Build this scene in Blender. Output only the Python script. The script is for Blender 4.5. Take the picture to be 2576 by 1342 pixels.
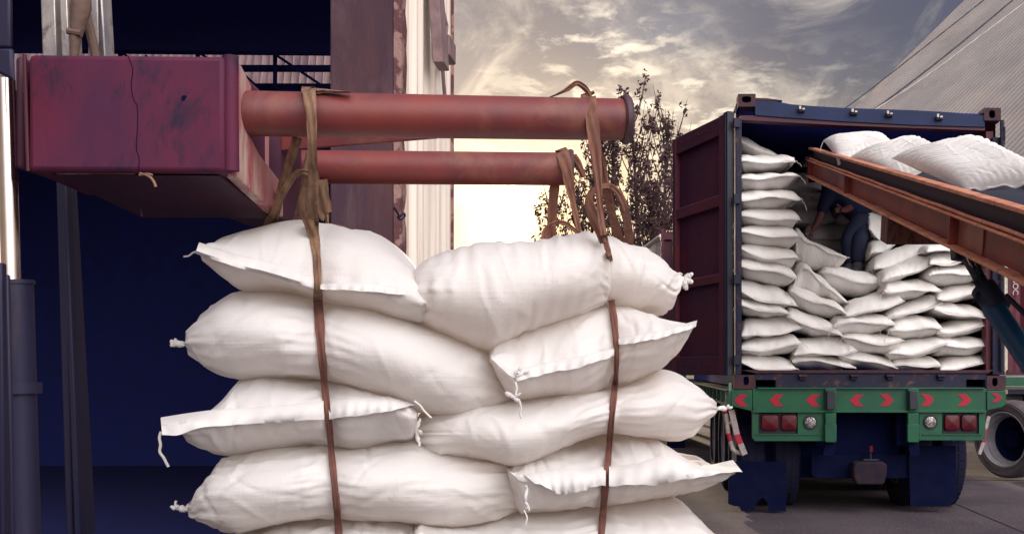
import bpy, math, random
import numpy as np
from mathutils import Vector
from mathutils.bvhtree import BVHTree

R = math.radians
for o in list(bpy.data.objects):
    bpy.data.objects.remove(o)
scene = bpy.context.scene

# ------------------------------------------------------------------ camera
PX, HY, F = 1600.0, 930.0, 2600.0        # principal column, horizon row, focal length (in 2576-wide photo pixels)
CZ = 1.3
cam_d = bpy.data.cameras.new('camera')
cam = bpy.data.objects.new('camera', cam_d)
scene.collection.objects.link(cam)
scene.camera = cam
cam.location = (0, 0, CZ)
cam.rotation_euler = (R(90), 0, 0)
cam_d.sensor_width = 36
cam_d.lens = 36 * F / 2576
cam_d.shift_x = (1288 - PX) / 2576
cam_d.shift_y = (HY - 671) / 2576
cam_d.clip_start = 0.05
cam_d.clip_end = 2000

# ------------------------------------------------------------------ world: cloudy low-sun sky
SUN_AZ, SUN_EL = R(-7.2), R(8.1)          # azimuth from +Y towards +X
w = bpy.data.worlds.new('World')
scene.world = w
w.use_nodes = True
nt = w.node_tree
nt.nodes.clear()
def N(t, **k):
    n = nt.nodes.new(t)
    for a, b in k.items():
        setattr(n, a, b)
    return n
def LK(a, b): nt.links.new(a, b)
def math_(op, a, b=None, c=None, clamp=False):
    n = N('ShaderNodeMath', operation=op, use_clamp=clamp)
    for i, v in enumerate((a, b, c)):
        if v is None: continue
        if isinstance(v, (int, float)): n.inputs[i].default_value = v
        else: LK(v, n.inputs[i])
    return n.outputs[0]
def ramp(fac, stops, interp='EASE'):
    n = N('ShaderNodeValToRGB')
    n.color_ramp.interpolation = interp
    els = n.color_ramp.elements
    while len(els) < len(stops): els.new(.5)
    for e, (p, c) in zip(els, stops):
        e.position = p
        e.color = (*c, 1) if len(c) == 3 else c
    LK(fac, n.inputs[0])
    return n.outputs[0]
def mixc(fac, a, b, mode='MIX'):
    n = N('ShaderNodeMix', data_type='RGBA', blend_type=mode)
    n.clamp_factor = True
    for s, v in ((n.inputs[0], fac), (n.inputs[6], a), (n.inputs[7], b)):
        if isinstance(v, (int, float)): s.default_value = v
        elif isinstance(v, tuple): s.default_value = (*v, 1)
        else: LK(v, s)
    return n.outputs[2]
tc = N('ShaderNodeTexCoord')
nrm = N('ShaderNodeVectorMath', operation='NORMALIZE'); LK(tc.outputs['Generated'], nrm.inputs[0])
sep = N('ShaderNodeSeparateXYZ'); LK(nrm.outputs[0], sep.inputs[0])
dx, dy, dz = sep.outputs
zc = math_('ADD', math_('MAXIMUM', dz, 0.0), 0.05)
cmb = N('ShaderNodeCombineXYZ')
LK(math_('DIVIDE', dx, zc), cmb.inputs[0]); LK(math_('DIVIDE', dy, zc), cmb.inputs[1])
def noise(vec, scale, detail, rough, dist=0, loc=(0, 0, 0), sc=(1, 1, 1), rot=0):
    m = N('ShaderNodeMapping'); LK(vec, m.inputs[0])
    m.inputs['Location'].default_value = loc; m.inputs['Scale'].default_value = sc; m.inputs['Rotation'].default_value = (0, 0, rot)
    n = N('ShaderNodeTexNoise'); LK(m.outputs[0], n.inputs['Vector'])
    n.inputs['Scale'].default_value = scale; n.inputs['Detail'].default_value = detail
    n.inputs['Roughness'].default_value = rough; n.inputs['Distortion'].default_value = dist
    return n.outputs[0]
pl = cmb.outputs[0]
def blob(az, el, wa, we):                     # soft direction mask for a cloud bank
    a = math_('ARCTAN2', dx, dy)
    e = math_('ARCSINE', dz)
    q = math_('ADD', math_('POWER', math_('ABSOLUTE', math_('DIVIDE', math_('SUBTRACT', a, R(az)), R(wa))), 2.0),
              math_('POWER', math_('ABSOLUTE', math_('DIVIDE', math_('SUBTRACT', e, R(el)), R(we))), 2.0))
    return math_('EXPONENT', math_('MULTIPLY', q, -1.0))
el = math_('DIVIDE', math_('ARCSINE', dz), R(30), clamp=True)
grad = ramp(el, [(0.0, (.40, .26, .10)), (.22, (.44, .29, .12)), (.34, (.40, .30, .19)), (.45, (.20, .165, .16)), (.52, (.085, .082, .115)), (.60, (.045, .05, .10)), (1.0, (.36, .37, .45))])
big = noise(pl, .55, 5, .55, .6, (3.1, 1.7, 0), (1, .55, 1), .35)
wisp = noise(pl, 1.9, 12, .66, .8, (0.4, 5.2, 0), (1, .42, 1), .5)
puff = noise(pl, 7.5, 8, .6, .2, (1, 2, 0), (1, .8, 1), .3)
c1 = mixc(ramp(big, [(.36, (0, 0, 0)), (.62, (1, 1, 1))]), mixc(.75, grad, (.075, .085, .15)), grad)
wm = math_('MULTIPLY', ramp(wisp, [(.44, (0, 0, 0)), (.66, (1, 1, 1))]), .60)
c2 = mixc(wm, c1, (.66, .58, .50))
bluep = math_('ADD', math_('MULTIPLY', blob(1.6, 18.4, 4.0, 1.5), .8), math_('MULTIPLY', blob(4.2, 11.0, 4.6, 2.2), .75))
c3 = mixc(bluep, c2, (.085, .115, .20))
pm = math_('MULTIPLY', ramp(puff, [(.47, (0, 0, 0)), (.64, (1, 1, 1))]),
           math_('ADD', math_('MULTIPLY', blob(-1.6, 18.0, 4.0, 1.7), .85),
                 math_('ADD', math_('MULTIPLY', blob(2.0, 14.4, 9.5, 2.2), .75), math_('MULTIPLY', blob(3.2, 11.6, 3.4, 1.3), .8))))
c4 = mixc(pm, c3, (.88, .80, .68))
sd = (math.sin(SUN_AZ) * math.cos(SUN_EL), math.cos(SUN_AZ) * math.cos(SUN_EL), math.sin(SUN_EL))
def dotn(v):
    n = N('ShaderNodeVectorMath', operation='DOT_PRODUCT'); LK(nrm.outputs[0], n.inputs[0]); n.inputs[1].default_value = v
    return math_('MINIMUM', n.outputs['Value'], 1.0)
ang = math_('ARCCOSINE', dotn(sd))
g1 = math_('EXPONENT', math_('MULTIPLY', math_('POWER', math_('DIVIDE', ang, R(2.0)), 2.0), -1.0))
g2 = math_('EXPONENT', math_('MULTIPLY', math_('DIVIDE', ang, R(5.0)), -1.0))
streak = ramp(noise(pl, .8, 4, .6, .3, (7, 1, 0), (.12, 1.3, 1)), [(.38, (.25, .25, .25)), (.56, (1, 1, 1))])
glow = mixc(1.0, mixc(1.0, (.95, .64, .27), streak, 'MULTIPLY'), g2, 'MULTIPLY')
glow2 = mixc(1.0, (1.4, 1.2, .8), g1, 'MULTIPLY')
g3 = math_('EXPONENT', math_('MULTIPLY', math_('POWER', math_('DIVIDE', ang, R(11.5)), 2.0), -1.0))
c4 = mixc(1.0, mixc(mixc(1.0, g3, (.55, .55, .55), 'MULTIPLY'), c4, mixc(1.0, c4, (2.3, 2.1, 1.8), 'MULTIPLY')), mixc(1.0, (.33, .25, .16), g3, 'MULTIPLY'), 'ADD')
c5 = mixc(1.0, mixc(1.0, c4, glow, 'ADD'), glow2, 'ADD')
# soft key-light lobe added to the sky, unseen behind and right of camera
kd = Vector((.42, -.70, .58)).normalized()
key = math_('POWER', math_('MAXIMUM', dotn(tuple(kd)), 0.0), 5.0)
KEY = 5.5
c6 = mixc(1.0, c5, mixc(1.0, (KEY * 1.0, KEY * .955, KEY * .935), key, 'MULTIPLY'), 'ADD')
bg = N('ShaderNodeBackground'); LK(c6, bg.inputs[0]); bg.inputs[1].default_value = 1.0
sky = N('ShaderNodeTexSky', sky_type='NISHITA')
sky.sun_disc = False; sky.sun_elevation = SUN_EL; sky.sun_rotation = SUN_AZ
bg2 = N('ShaderNodeBackground'); LK(sky.outputs[0], bg2.inputs[0]); bg2.inputs[1].default_value = .012
add = N('ShaderNodeAddShader'); LK(bg.outputs[0], add.inputs[0]); LK(bg2.outputs[0], add.inputs[1])
out = N('ShaderNodeOutputWorld'); LK(add.outputs[0], out.inputs[0])
w.cycles.sampling_method = 'MANUAL'; w.cycles.sample_map_resolution = 1024

sun_d = bpy.data.lights.new('sun', 'SUN'); sun_d.energy = 4.5; sun_d.angle = R(2.0); sun_d.color = (1, .78, .55)
sun = bpy.data.objects.new('sun', sun_d); scene.collection.objects.link(sun)
sun.rotation_euler = Vector(sd).to_track_quat('Z', 'Y').to_euler()

vs = scene.view_settings
vs.view_transform = 'Standard'; vs.look = 'None'; vs.exposure = 0.0; vs.gamma = 1.0; vs.use_curve_mapping = False
scene.cycles.max_bounces = 6; scene.cycles.diffuse_bounces = 4; scene.cycles.glossy_bounces = 3
scene.cycles.transmission_bounces = 4; scene.cycles.transparent_max_bounces = 8
scene.cycles.use_denoising = True
scene.cycles.sample_clamp_indirect = 6

# ------------------------------------------------------------------ materials
def MAT(name, col, rough=.6, metal=0.0, col2=None, vs_=5.0, vamt=(.35, .65), bump=.15, bs=60.0, rust=None, rs=4.0, rlim=(.58, .68),
        stretch=(1, 1, 1), spec=.32, trans=0.0, bdist=.004, scr=None, weave=0, orand=0):
    m = bpy.data.materials.new(name); m.use_nodes = True
    t = m.node_tree; n = t.nodes; n.clear(); L = t.links.new
    o = n.new('ShaderNodeOutputMaterial'); b = n.new('ShaderNodeBsdfPrincipled')
    b.inputs['Roughness'].default_value = rough; b.inputs['Metallic'].default_value = metal
    b.inputs['Specular IOR Level'].default_value = spec
    c = n.new('ShaderNodeTexCoord'); mp = n.new('ShaderNodeMapping'); L(c.outputs['Object'], mp.inputs[0]); mp.inputs['Scale'].default_value = stretch
    def nz(s, d=6, r=.6, dist=0.0):
        x = n.new('ShaderNodeTexNoise'); L(mp.outputs[0], x.inputs['Vector'])
        x.inputs['Scale'].default_value = s; x.inputs['Detail'].default_value = d; x.inputs['Roughness'].default_value = r; x.inputs['Distortion'].default_value = dist
        return x.outputs[0]
    def rp(f, a, bb):
        r_ = n.new('ShaderNodeMapRange'); L(f, r_.inputs[0]); r_.inputs[1].default_value = a; r_.inputs[2].default_value = bb
        return r_.outputs[0]
    def mx(f, a, bb):
        x = n.new('ShaderNodeMix'); x.data_type = 'RGBA'
        L(f, x.inputs[0])
        for s, v in ((x.inputs[6], a), (x.inputs[7], bb)):
            if isinstance(v, tuple): s.default_value = (*v, 1)
            else: L(v, s)
        return x.outputs[2]
    if col2 is None: col2 = tuple(v * .72 for v in col)
    cc = mx(rp(nz(vs_), *vamt), tuple(col), tuple(col2))
    if rust:
        cc = mx(rp(nz(rs, 8, .68, .4), *rlim), cc, tuple(rust))
    if scr:
        cc = mx(rp(nz(scr[1], 10, .8, .1), scr[2], scr[2] + .05), cc, tuple(scr[0]))
    if orand:
        oi = n.new('ShaderNodeObjectInfo'); mr_ = n.new('ShaderNodeMapRange'); L(oi.outputs['Random'], mr_.inputs[0]); mr_.inputs[3].default_value = 0; mr_.inputs[4].default_value = orand
        cc = mx(mr_.outputs[0], cc, (.50, .44, .40))
    L(cc, b.inputs['Base Color'])
    if bump:
        bm = n.new('ShaderNodeBump'); bm.inputs['Strength'].default_value = bump; bm.inputs['Distance'].default_value = bdist
        L(nz(bs, 5, .65), bm.inputs['Height'])
        last = bm
        for sc_ in (((6, 6, 210), (190, 190, 8)) if weave else ()):
            mp2 = n.new('ShaderNodeMapping'); L(c.outputs['Object'], mp2.inputs[0]); mp2.inputs['Scale'].default_value = sc_
            x2 = n.new('ShaderNodeTexNoise'); L(mp2.outputs[0], x2.inputs['Vector']); x2.inputs['Scale'].default_value = 1; x2.inputs['Detail'].default_value = 2
            b2 = n.new('ShaderNodeBump'); b2.inputs['Strength'].default_value = weave; b2.inputs['Distance'].default_value = .002
            L(x2.outputs[0], b2.inputs['Height']); L(last.outputs[0], b2.inputs['Normal']); last = b2
        L(last.outputs[0], b.inputs['Normal'])
    if trans:
        tr = n.new('ShaderNodeBsdfTranslucent'); tr.inputs[0].default_value = (.97, .84, .74, 1)
        ms = n.new('ShaderNodeMixShader'); ms.inputs[0].default_value = trans
        L(b.outputs[0], ms.inputs[1]); L(tr.outputs[0], ms.inputs[2]); L(ms.outputs[0], o.inputs[0])
    else:
        L(b.outputs[0], o.inputs[0])
    return m

SHADE_NAVY = (.011, .016, .13)  # tone of deep shade, put into the interior base colour
m_sack = MAT('woven_white_sack', (.84, .825, .82), .62, col2=(.79, .765, .76), vs_=3, bump=.35, bs=90, trans=.28, bdist=.003, weave=.5, rust=(.73, .69, .67), rs=2.2, rlim=(.62, .8))
m_sack2 = MAT('woven_cream_sack', (.84, .815, .80), .65, col2=(.77, .74, .71), vs_=5, bump=.4, bs=45, bdist=.005, rust=(.62, .55, .50), rs=3.5, rlim=(.58, .78), orand=.16)
m_sackdim = MAT('shaded_sack', (.50, .44, .44), .7, col2=(.36, .31, .33), vs_=5, bump=.5, bs=45, bdist=.006)  # darker sack copy; shade deep in the container painted in
m_hem = MAT('sack_hem', (.68, .65, .635), .85, col2=(.60, .57, .56), vs_=9, bump=.5, bs=160, bdist=.002)
m_thread = MAT('sack_thread', (.72, .68, .64), .8, bump=0)
m_strap = MAT('jute_webbing', (.29, .17, .105), .85, col2=(.13, .07, .05), vs_=40, bump=.9, bs=260, bdist=.003, stretch=(1, 1, .12))
m_strapr = MAT('red_brown_webbing', (.25, .115, .075), .85, col2=(.13, .055, .045), vs_=40, bump=.9, bs=260, bdist=.003, stretch=(1, 1, .12))
m_strapd = MAT('dark_webbing', (.20, .085, .06), .85, col2=(.12, .05, .045), vs_=25, bump=.9, bs=260, bdist=.003, stretch=(1, 1, .15))
m_redbox = MAT('shaded_worn_red_paint', (.115, .011, .036), .7, col2=(.060, .010, .042), vs_=5, bump=.3, bs=25, rust=(.022, .009, .032), rs=7, rlim=(.56, .66), stretch=(1, 1, .45), scr=((.022, .008, .03), 16, .62))  # red darkened for the shaded front face; streaks and scratches are wear
m_redplate = MAT('lit_streaked_red_paint', (.36, .07, .09), .45, col2=(.40, .25, .23), vs_=9, bump=.3, bs=40, rust=(.60, .50, .42), rs=12, rlim=(.52, .66), stretch=(1, 1, .16))  # lighter red copy with pale streaks; light on the end plate painted in
m_reddark = MAT('shaded_red_underside', (.06, .014, .035), .6, bump=.2, bs=30)  # darker copy of the red; shade painted into undersides and backs
m_pole = MAT('red_steel_tube', (.205, .042, .036), .45, col2=(.125, .034, .042), vs_=5, bump=.12, bs=90, rust=(.24, .09, .06), rs=5, rlim=(.50, .72), scr=((.50, .26, .18), 22, .70))
m_edge = MAT('dark_steel_rim', (.09, .045, .06), .5, bump=.2)
m_hitch = MAT('greasy_cast_hitch', (.008, .007, .02), .9, col2=(.028, .014, .02), vs_=12, bump=.5, bs=30)
m_brk = MAT('weathered_galvanised', (.26, .17, .17), .6, col2=(.16, .10, .11), vs_=9, bump=.3)
m_dark = MAT('dark_steel', (.02, .022, .045), .6, bump=.2, bs=40)
m_mast = MAT('greasy_mast_steel', (.024, .019, .045), .5, metal=.2, col2=(.008, .009, .038), vs_=3, bump=.2, bs=60, stretch=(1, 1, .2), rust=(.05, .03, .035), rs=3, rlim=(.55, .7))
m_bare = MAT('bare_steel', (.50, .44, .40), .33, metal=.6, col2=(.25, .23, .26), vs_=9, bump=.3, bs=40, rust=(.12, .09, .09), rs=10, rlim=(.6, .68), stretch=(1, 1, .5))
m_chrome = MAT('chrome_rod', (.78, .68, .64), .16, metal=1, col2=(.6, .5, .5), bump=.02)
m_hose = MAT('grimy_hose', (.16, .10, .08), .7, bump=.8, bs=70)
m_navyr = MAT('lifted_shade_ceiling', (.03, .042, .30), .9, bump=.1)  # brighter navy copy; lift for the shaded roof underside and unseen lintel painted in
m_navy = MAT('shade_navy_interior', SHADE_NAVY, .9, col2=(.010, .014, .09), bump=.1)
m_cint = MAT('shade_navy_container', (.016, .026, .24), .9, col2=(.012, .02, .20), bump=.1)  # navy shade tone put into the container lining colour
m_conc = MAT('stained_plaster_pillar', (.085, .038, .044), .85, col2=(.04, .021, .04), vs_=2.5, bump=.6, bs=18, bdist=.01, rust=(.11, .06, .07), rs=3, rlim=(.5, .66), stretch=(1, 1, .35), scr=((.025, .014, .035), 9, .62))
m_white = MAT('rain_streaked_white_sheet', (.90, .80, .70), .45, col2=(.62, .44, .35), vs_=4.5, vamt=(.5, .75), bump=.15, bs=20, rust=(.38, .20, .14), rs=9, rlim=(.62, .74), stretch=(1, 2.2, .12))
m_rim = MAT('chipped_plaster_edge', (.12, .05, .055), .85, col2=(.30, .18, .16), vs_=9, vamt=(.5, .56), bump=.8, bs=30, bdist=.01)
m_sheet = MAT('old_corrugated_sheet', (.33, .22, .22), .7, col2=(.16, .11, .14), vs_=4, bump=.2, bs=20, rust=(.22, .12, .12), rs=2, stretch=(4, 1, .4))
m_roof = MAT('grey_metal_roofing', (.33, .295, .28), .55, col2=(.25, .22, .215), vs_=.8, bump=.1, bs=6, rust=(.40, .31, .27), rs=.5, rlim=(.5, .75))
m_cblue = MAT('chipped_blue_paint', (.004, .016, .075), .6, col2=(.003, .010, .05), vs_=4, bump=.3, bs=30, scr=((.10, .08, .09), 14, .68))
m_cdark = MAT('scuffed_dark_blue_paint', (.008, .011, .04), .65, col2=(.018, .012, .03), vs_=7, bump=.4, bs=30, rust=(.10, .045, .035), rs=9, rlim=(.55, .66), scr=((.17, .14, .15), 30, .69))
m_rusty = MAT('rusted_casting', (.07, .026, .028), .75, col2=(.035, .018, .035), vs_=14, bump=.6, bs=50, scr=((.22, .14, .12), 25, .66))
m_cred = MAT('maroon_container_paint', (.075, .013, .022), .5, col2=(.045, .011, .03), vs_=2.6, bump=.25, bs=25, scr=((.22, .08, .08), 26, .69), rust=(.07, .02, .03), rs=6)
m_cred2 = MAT('maroon_paint_bright', (.105, .017, .026), .5, col2=(.07, .014, .03), vs_=5, bump=.25, bs=25, scr=((.25, .10, .09), 26, .68))
m_gasket = MAT('rubber_gasket', (.03, .03, .045), .5, bump=.1)
m_whites = MAT('white_rubber_strip', (.62, .56, .50), .6, col2=(.4, .33, .28), vs_=12, bump=.2)
m_green = MAT('green_trailer_paint', (.010, .095, .042), .42, col2=(.009, .068, .042), vs_=5, bump=.15, bs=50, scr=((.07, .09, .07), 30, .71), rust=(.008, .055, .035), rs=4)
m_greenl = MAT('pale_green_side_rail', (.12, .24, .17), .55, col2=(.07, .16, .11), vs_=6, bump=.2, bs=40, scr=((.25, .16, .12), 18, .64))
m_chev = MAT('red_reflective_film', (.38, .007, .03), .4, col2=(.30, .007, .03), bump=.05)
m_lens = MAT('red_lamp_lens', (.09, .004, .010), .22, col2=(.06, .004, .010), vs_=6, bump=.4, bs=130, bdist=.003)
m_lampbk = MAT('lamp_housing', (.015, .014, .03), .5, bump=.1)
m_clear = MAT('clear_lamp_lens', (.62, .58, .55), .2, metal=.35, col2=(.2, .18, .2), vs_=55, vamt=(.45, .55), bump=.8, bs=60, bdist=.004)
m_tyre = MAT('tyre_rubber', (.005, .007, .030), .9, col2=(.012, .012, .032), vs_=6, bump=.3, bs=60)  # navy tint of the shadow under the truck, put into the rubber colour
m_tyre2 = MAT('dusty_tyre_rubber', (.115, .095, .10), .85, col2=(.06, .05, .06), vs_=5, bump=.3, bs=60)
m_rimst = MAT('silver_wheel_paint', (.38, .36, .38), .45, metal=.2, col2=(.26, .24, .27), bump=.2)
m_under = MAT('shade_navy_chassis', (.002, .004, .034), .95, col2=(.004, .006, .03), spec=.1, bump=.3)  # navy shade tone put into the colour, chiefly for the truck underside
m_flap = MAT('mud_flap_rubber', (.002, .0035, .024), .95, col2=(.004, .006, .026), spec=.1, vs_=8, bump=.4, bs=30)  # shadow navy mixed into the flap colour, as on the chassis
m_barw = MAT('white_guard_paint', (.42, .36, .34), .6, col2=(.28, .22, .22), vs_=18, bump=.2)
m_barr = MAT('red_guard_paint', (.40, .02, .05), .6, bump=.2)
m_orange = MAT('rusty_orange_paint', (.25, .046, .032), .6, col2=(.15, .026, .03), vs_=3, bump=.35, bs=40, rust=(.14, .05, .045), rs=5, rlim=(.5, .68), scr=((.42, .17, .09), 16, .67))
m_orangel = MAT('light_orange_flange', (.60, .25, .14), .55, col2=(.42, .13, .08), vs_=8, bump=.5, bs=60, scr=((.62, .42, .30), 20, .62), rust=(.16, .06, .05), rs=14, rlim=(.58, .64))  # lighter orange than the side beam
m_orangep = MAT('paler_orange_plate', (.27, .085, .055), .55, col2=(.20, .055, .04), vs_=6, bump=.35, bs=40, scr=((.10, .03, .03), 16, .66))
m_dweb = MAT('rust_spotted_dark_web', (.038, .018, .026), .7, col2=(.035, .02, .045), vs_=7, bump=.4, bs=40, rust=(.075, .032, .032), rs=9, stretch=(1, 1, .4))  # darker than the side beam, with rust patches
m_belt = MAT('ribbed_rubber_belt', (.03, .03, .05), .35, bump=.1)
m_wood = MAT('weathered_timber', (.20, .075, .04), .75, col2=(.05, .02, .03), vs_=14, bump=.6, bs=40, bdist=.006, stretch=(3, 3, .4))
m_strut = MAT('blue_hydraulic_paint', (.012, .06, .12), .4, col2=(.01, .035, .09), vs_=4, bump=.15)
m_steelc = MAT('galvanised_bolt', (.45, .38, .36), .4, metal=.5, bump=.2)
m_ground = MAT('yard_concrete', (.105, .082, .095), .85, col2=(.058, .046, .062), vs_=.9, bump=1.0, bs=38, bdist=.02, rust=(.19, .155, .155), rs=28, rlim=(.56, .70), scr=((.05, .04, .05), 60, .66))
m_joint = MAT('concrete_joint', (.04, .03, .035), .9, bump=0)
m_floor = MAT('shade_navy_floor', (.008, .010, .085), .85, bump=.2)  # floor takes the same painted shade navy as the hall walls
m_leaf = MAT('backlit_leaf', (.085, .048, .055), .9, spec=.1, col2=(.06, .034, .036), vs_=1.2, bump=0)
m_bark = MAT('bark', (.05, .03, .03), .9, bump=.4)
m_cable = MAT('cable_sheath', (.05, .045, .06), .6, bump=0)
m_cablel = MAT('pale_cable_sheath', (.40, .36, .34), .6, bump=0)
m_skin = MAT('skin', (.12, .04, .038), .6, col2=(.085, .03, .03), bump=.1)
m_shirt = MAT('navy_shirt', (.006, .009, .042), .85, bump=.5, bs=30, bdist=.01)
m_trous = MAT('dusty_trousers', (.012, .017, .05), .85, col2=(.02, .024, .05), bump=.5, bs=30, bdist=.01)
m_hair = MAT('black_hair', (.01, .01, .02), .8, bump=.3)
m_boot = MAT('rubber_boot', (.07, .07, .085), .6, bump=.2)
m_letter = MAT('white_lettering', (.6, .5, .48), .6, bump=0)
m_grass = MAT('far_verge', (.05, .07, .05), .9, bump=.3)

# ------------------------------------------------------------------ building helpers
def P(x, y, d):
    return Vector(((x - PX) * d / F, d, CZ + (HY - y) * d / F))
def Zr(y, d): return CZ + (HY - y) * d / F
def wpos(o):
    p = Vector((0, 0, 0))
    while o is not None:
        p += o.location; o = o.parent
    return p
def tag(o, label=None, cat=None, group=None, kind=None):
    if label: o['label'] = label
    if cat: o['category'] = cat
    if group: o['group'] = group
    if kind: o['kind'] = kind
    return o
def thing(name, label, cat, loc, group=None):
    o = bpy.data.objects.new(name, None); scene.collection.objects.link(o)
    o.location = loc; o.empty_display_size = .1
    return tag(o, label, cat, group)

class B:
    def __init__(s): s.v = []; s.f = []
    def add(s, vs_, fs):
        k = len(s.v); s.v += [tuple(v) for v in vs_]; s.f += [tuple(i + k for i in f) for f in fs]; return s
    def hexa(s, a):        # 8 points: bottom ring 0-3, top ring 4-7
        return s.add(a, [(0, 3, 2, 1), (4, 5, 6, 7), (0, 1, 5, 4), (1, 2, 6, 5), (2, 3, 7, 6), (3, 0, 4, 7)])
    def box(s, x0, x1, y0, y1, z0, z1):
        return s.hexa([(x0, y0, z0), (x1, y0, z0), (x1, y1, z0), (x0, y1, z0), (x0, y0, z1), (x1, y0, z1), (x1, y1, z1), (x0, y1, z1)])
    def prism(s, pts, ex):
        ex = Vector(ex); n = len(pts); pts = [Vector(p) for p in pts]
        q = [p + ex for p in pts]
        return s.add(pts + q, [tuple(range(n))[::-1], tuple(range(n, 2 * n))] + [(i, (i + 1) % n, n + (i + 1) % n, n + i) for i in range(n)])
    def pp(s, pts, d, th):  # polygon of photo pixels standing at depth d, th thick
        return s.prism([P(x, y, d) for x, y in pts], (0, th, 0))
    def pr(s, x0, y0, x1, y1, d, th):
        return s.pp([(x0, y1), (x1, y1), (x1, y0), (x0, y0)], d, th)
    def tube(s, pts, r, n=12, cap=True):
        pts = [Vector(p) for p in pts]; m = len(pts)
        rr = [r] * m if isinstance(r, (int, float)) else list(r)
        t0 = (pts[1] - pts[0]).normalized()
        u = t0.cross(Vector((0, 0, 1)))
        if u.length < .05: u = t0.cross(Vector((1, 0, 0)))
        u.normalize(); vs_ = []; 
        for i, p in enumerate(pts):
            t = (pts[min(i + 1, m - 1)] - pts[max(i - 1, 0)]).normalized()
            u = (u - t * u.dot(t)).normalized(); w_ = t.cross(u)
            for k in range(n):
                a = 2 * math.pi * k / n
                vs_.append(p + (u * math.cos(a) + w_ * math.sin(a)) * rr[i])
        fs = [(i * n + k, i * n + (k + 1) % n, (i + 1) * n + (k + 1) % n, (i + 1) * n + k) for i in range(m - 1) for k in range(n)]
        if cap: fs += [tuple(range(n))[::-1], tuple(range((m - 1) * n, m * n))]
        return s.add(vs_, fs)
    def lathe(s, c, axis, prof, n=48):  # prof: list of (along, radius)
        c = Vector(c); a = Vector(axis).normalized(); u = a.orthogonal().normalized(); w_ = a.cross(u)
        vs_ = [c + a * h + (u * math.cos(2 * math.pi * k / n) + w_ * math.sin(2 * math.pi * k / n)) * r for h, r in prof for k in range(n)]
        m = len(prof)
        fs = [(i * n + k, i * n + (k + 1) % n, (i + 1) * n + (k + 1) % n, (i + 1) * n + k) for i in range(m - 1) for k in range(n)]
        return s.add(vs_, fs)
    def build(s, name, mat, parent=None, bevel=0.0, label=None, cat=None, group=None, kind=None, origin=None, sharp=35, smooth=True):
        me = bpy.data.meshes.new(name)
        va = np.array([tuple(v) for v in s.v], dtype=float)
        if parent is not None: og = wpos(parent)
        elif origin is not None: og = Vector(origin)
        else: og = Vector(((va[:, 0].min() + va[:, 0].max()) / 2, (va[:, 1].min() + va[:, 1].max()) / 2, va[:, 2].min()))
        va = va - np.array(og)
        me.from_pydata(va.tolist(), [], s.f); me.update()
        me.materials.append(mat)
        if smooth:
            me.polygons.foreach_set('use_smooth', [True] * len(me.polygons))
            me.set_sharp_from_angle(angle=R(sharp))
        o = bpy.data.objects.new(name, me); scene.collection.objects.link(o)
        if parent is not None: o.parent = parent
        else: o.location = og
        if bevel:
            bm_ = o.modifiers.new('bevel', 'BEVEL'); bm_.width = bevel; bm_.segments = 2; bm_.limit_method = 'ANGLE'; bm_.angle_limit = R(40)
        return tag(o, label, cat, group, kind)

def catmull(pts, n):
    pts = [np.array(p, float) for p in pts]
    q = [2 * pts[0] - pts[1]] + pts + [2 * pts[-1] - pts[-2]]
    o = []
    for i in range(1, len(q) - 2):
        for k in range(n):
            t = k / n
            a, b, c, d = q[i - 1], q[i], q[i + 1], q[i + 2]
            o.append(.5 * ((2 * b) + (-a + c) * t + (2 * a - 5 * b + 4 * c - d) * t * t + (-a + 3 * b - 3 * c + d) * t ** 3))
    o.append(pts[-1])
    return o
def pchip(pts, xs):
    x = np.array([p[0] for p in pts], float); y = np.array([p[1] for p in pts], float)
    h = np.diff(x); dl = np.diff(y) / h; m = np.zeros(len(x))
    m[0] = dl[0]; m[-1] = dl[-1]
    for i in range(1, len(x) - 1):
        if dl[i - 1] * dl[i] > 0:
            w1 = 2 * h[i] + h[i - 1]; w2 = h[i] + 2 * h[i - 1]
            m[i] = (w1 + w2) / (w1 / dl[i - 1] + w2 / dl[i])
    k = np.clip(np.searchsorted(x, xs) - 1, 0, len(x) - 2)
    t = np.clip((xs - x[k]) / h[k], 0, 1)
    return (2 * t**3 - 3 * t**2 + 1) * y[k] + (t**3 - 2 * t**2 + t) * h[k] * m[k] + (-2 * t**3 + 3 * t**2) * y[k + 1] + (t**3 - t**2) * h[k] * m[k + 1]

# ------------------------------------------------------------------ ground
B().add([(-150, -60, 0), (150, -60, 0), (150, 240, 0), (-150, 240, 0)], [(0, 1, 2, 3)]).build('ground', m_ground, kind='structure', origin=(0, 0, 0))
jb = B()
jb.box(1.2, 9, 12.2, 12.215, .001, .004); jb.box(3.1, 3.115, 2, 40, .001, .004); jb.box(-1, 9, 7.95, 7.965, .001, .004)
jb.build('ground_joint_lines', m_joint, kind='structure')

# ------------------------------------------------------------------ warehouse on the left
WH_F = 6.0
wh = thing('warehouse', 'dark open-sided warehouse with stained pillar and white sheeted side wall', 'building', (-4, 6, 0))
xl_, xr_ = P(830, 0, WH_F).x, P(990, 0, WH_F).x
px_ = P(1010, 0, WH_F).x
B().box(xl_, xr_, WH_F, WH_F + .5, 0, 6.4).build('pillar', m_conc, wh, bevel=.01)
rim = B(); random.seed(3)
n_ = 60
vv = []
for k in range(n_ + 1):
    z = 6.4 * k / n_
    j = random.uniform(-.012, .008)
    vv += [(xr_ + .002, WH_F - .006, z), (px_ + j, WH_F - .006, z), (px_ + j, WH_F + .12, z), (xr_ + .002, WH_F + .12, z)]
rim.add(vv, [(4 * k + a, 4 * k + (a + 1) % 4, 4 * k + 4 + (a + 1) % 4, 4 * k + 4 + a) for k in range(n_) for a in range(4)])
rim.build('pillar_edge', m_rim, wh)
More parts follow.
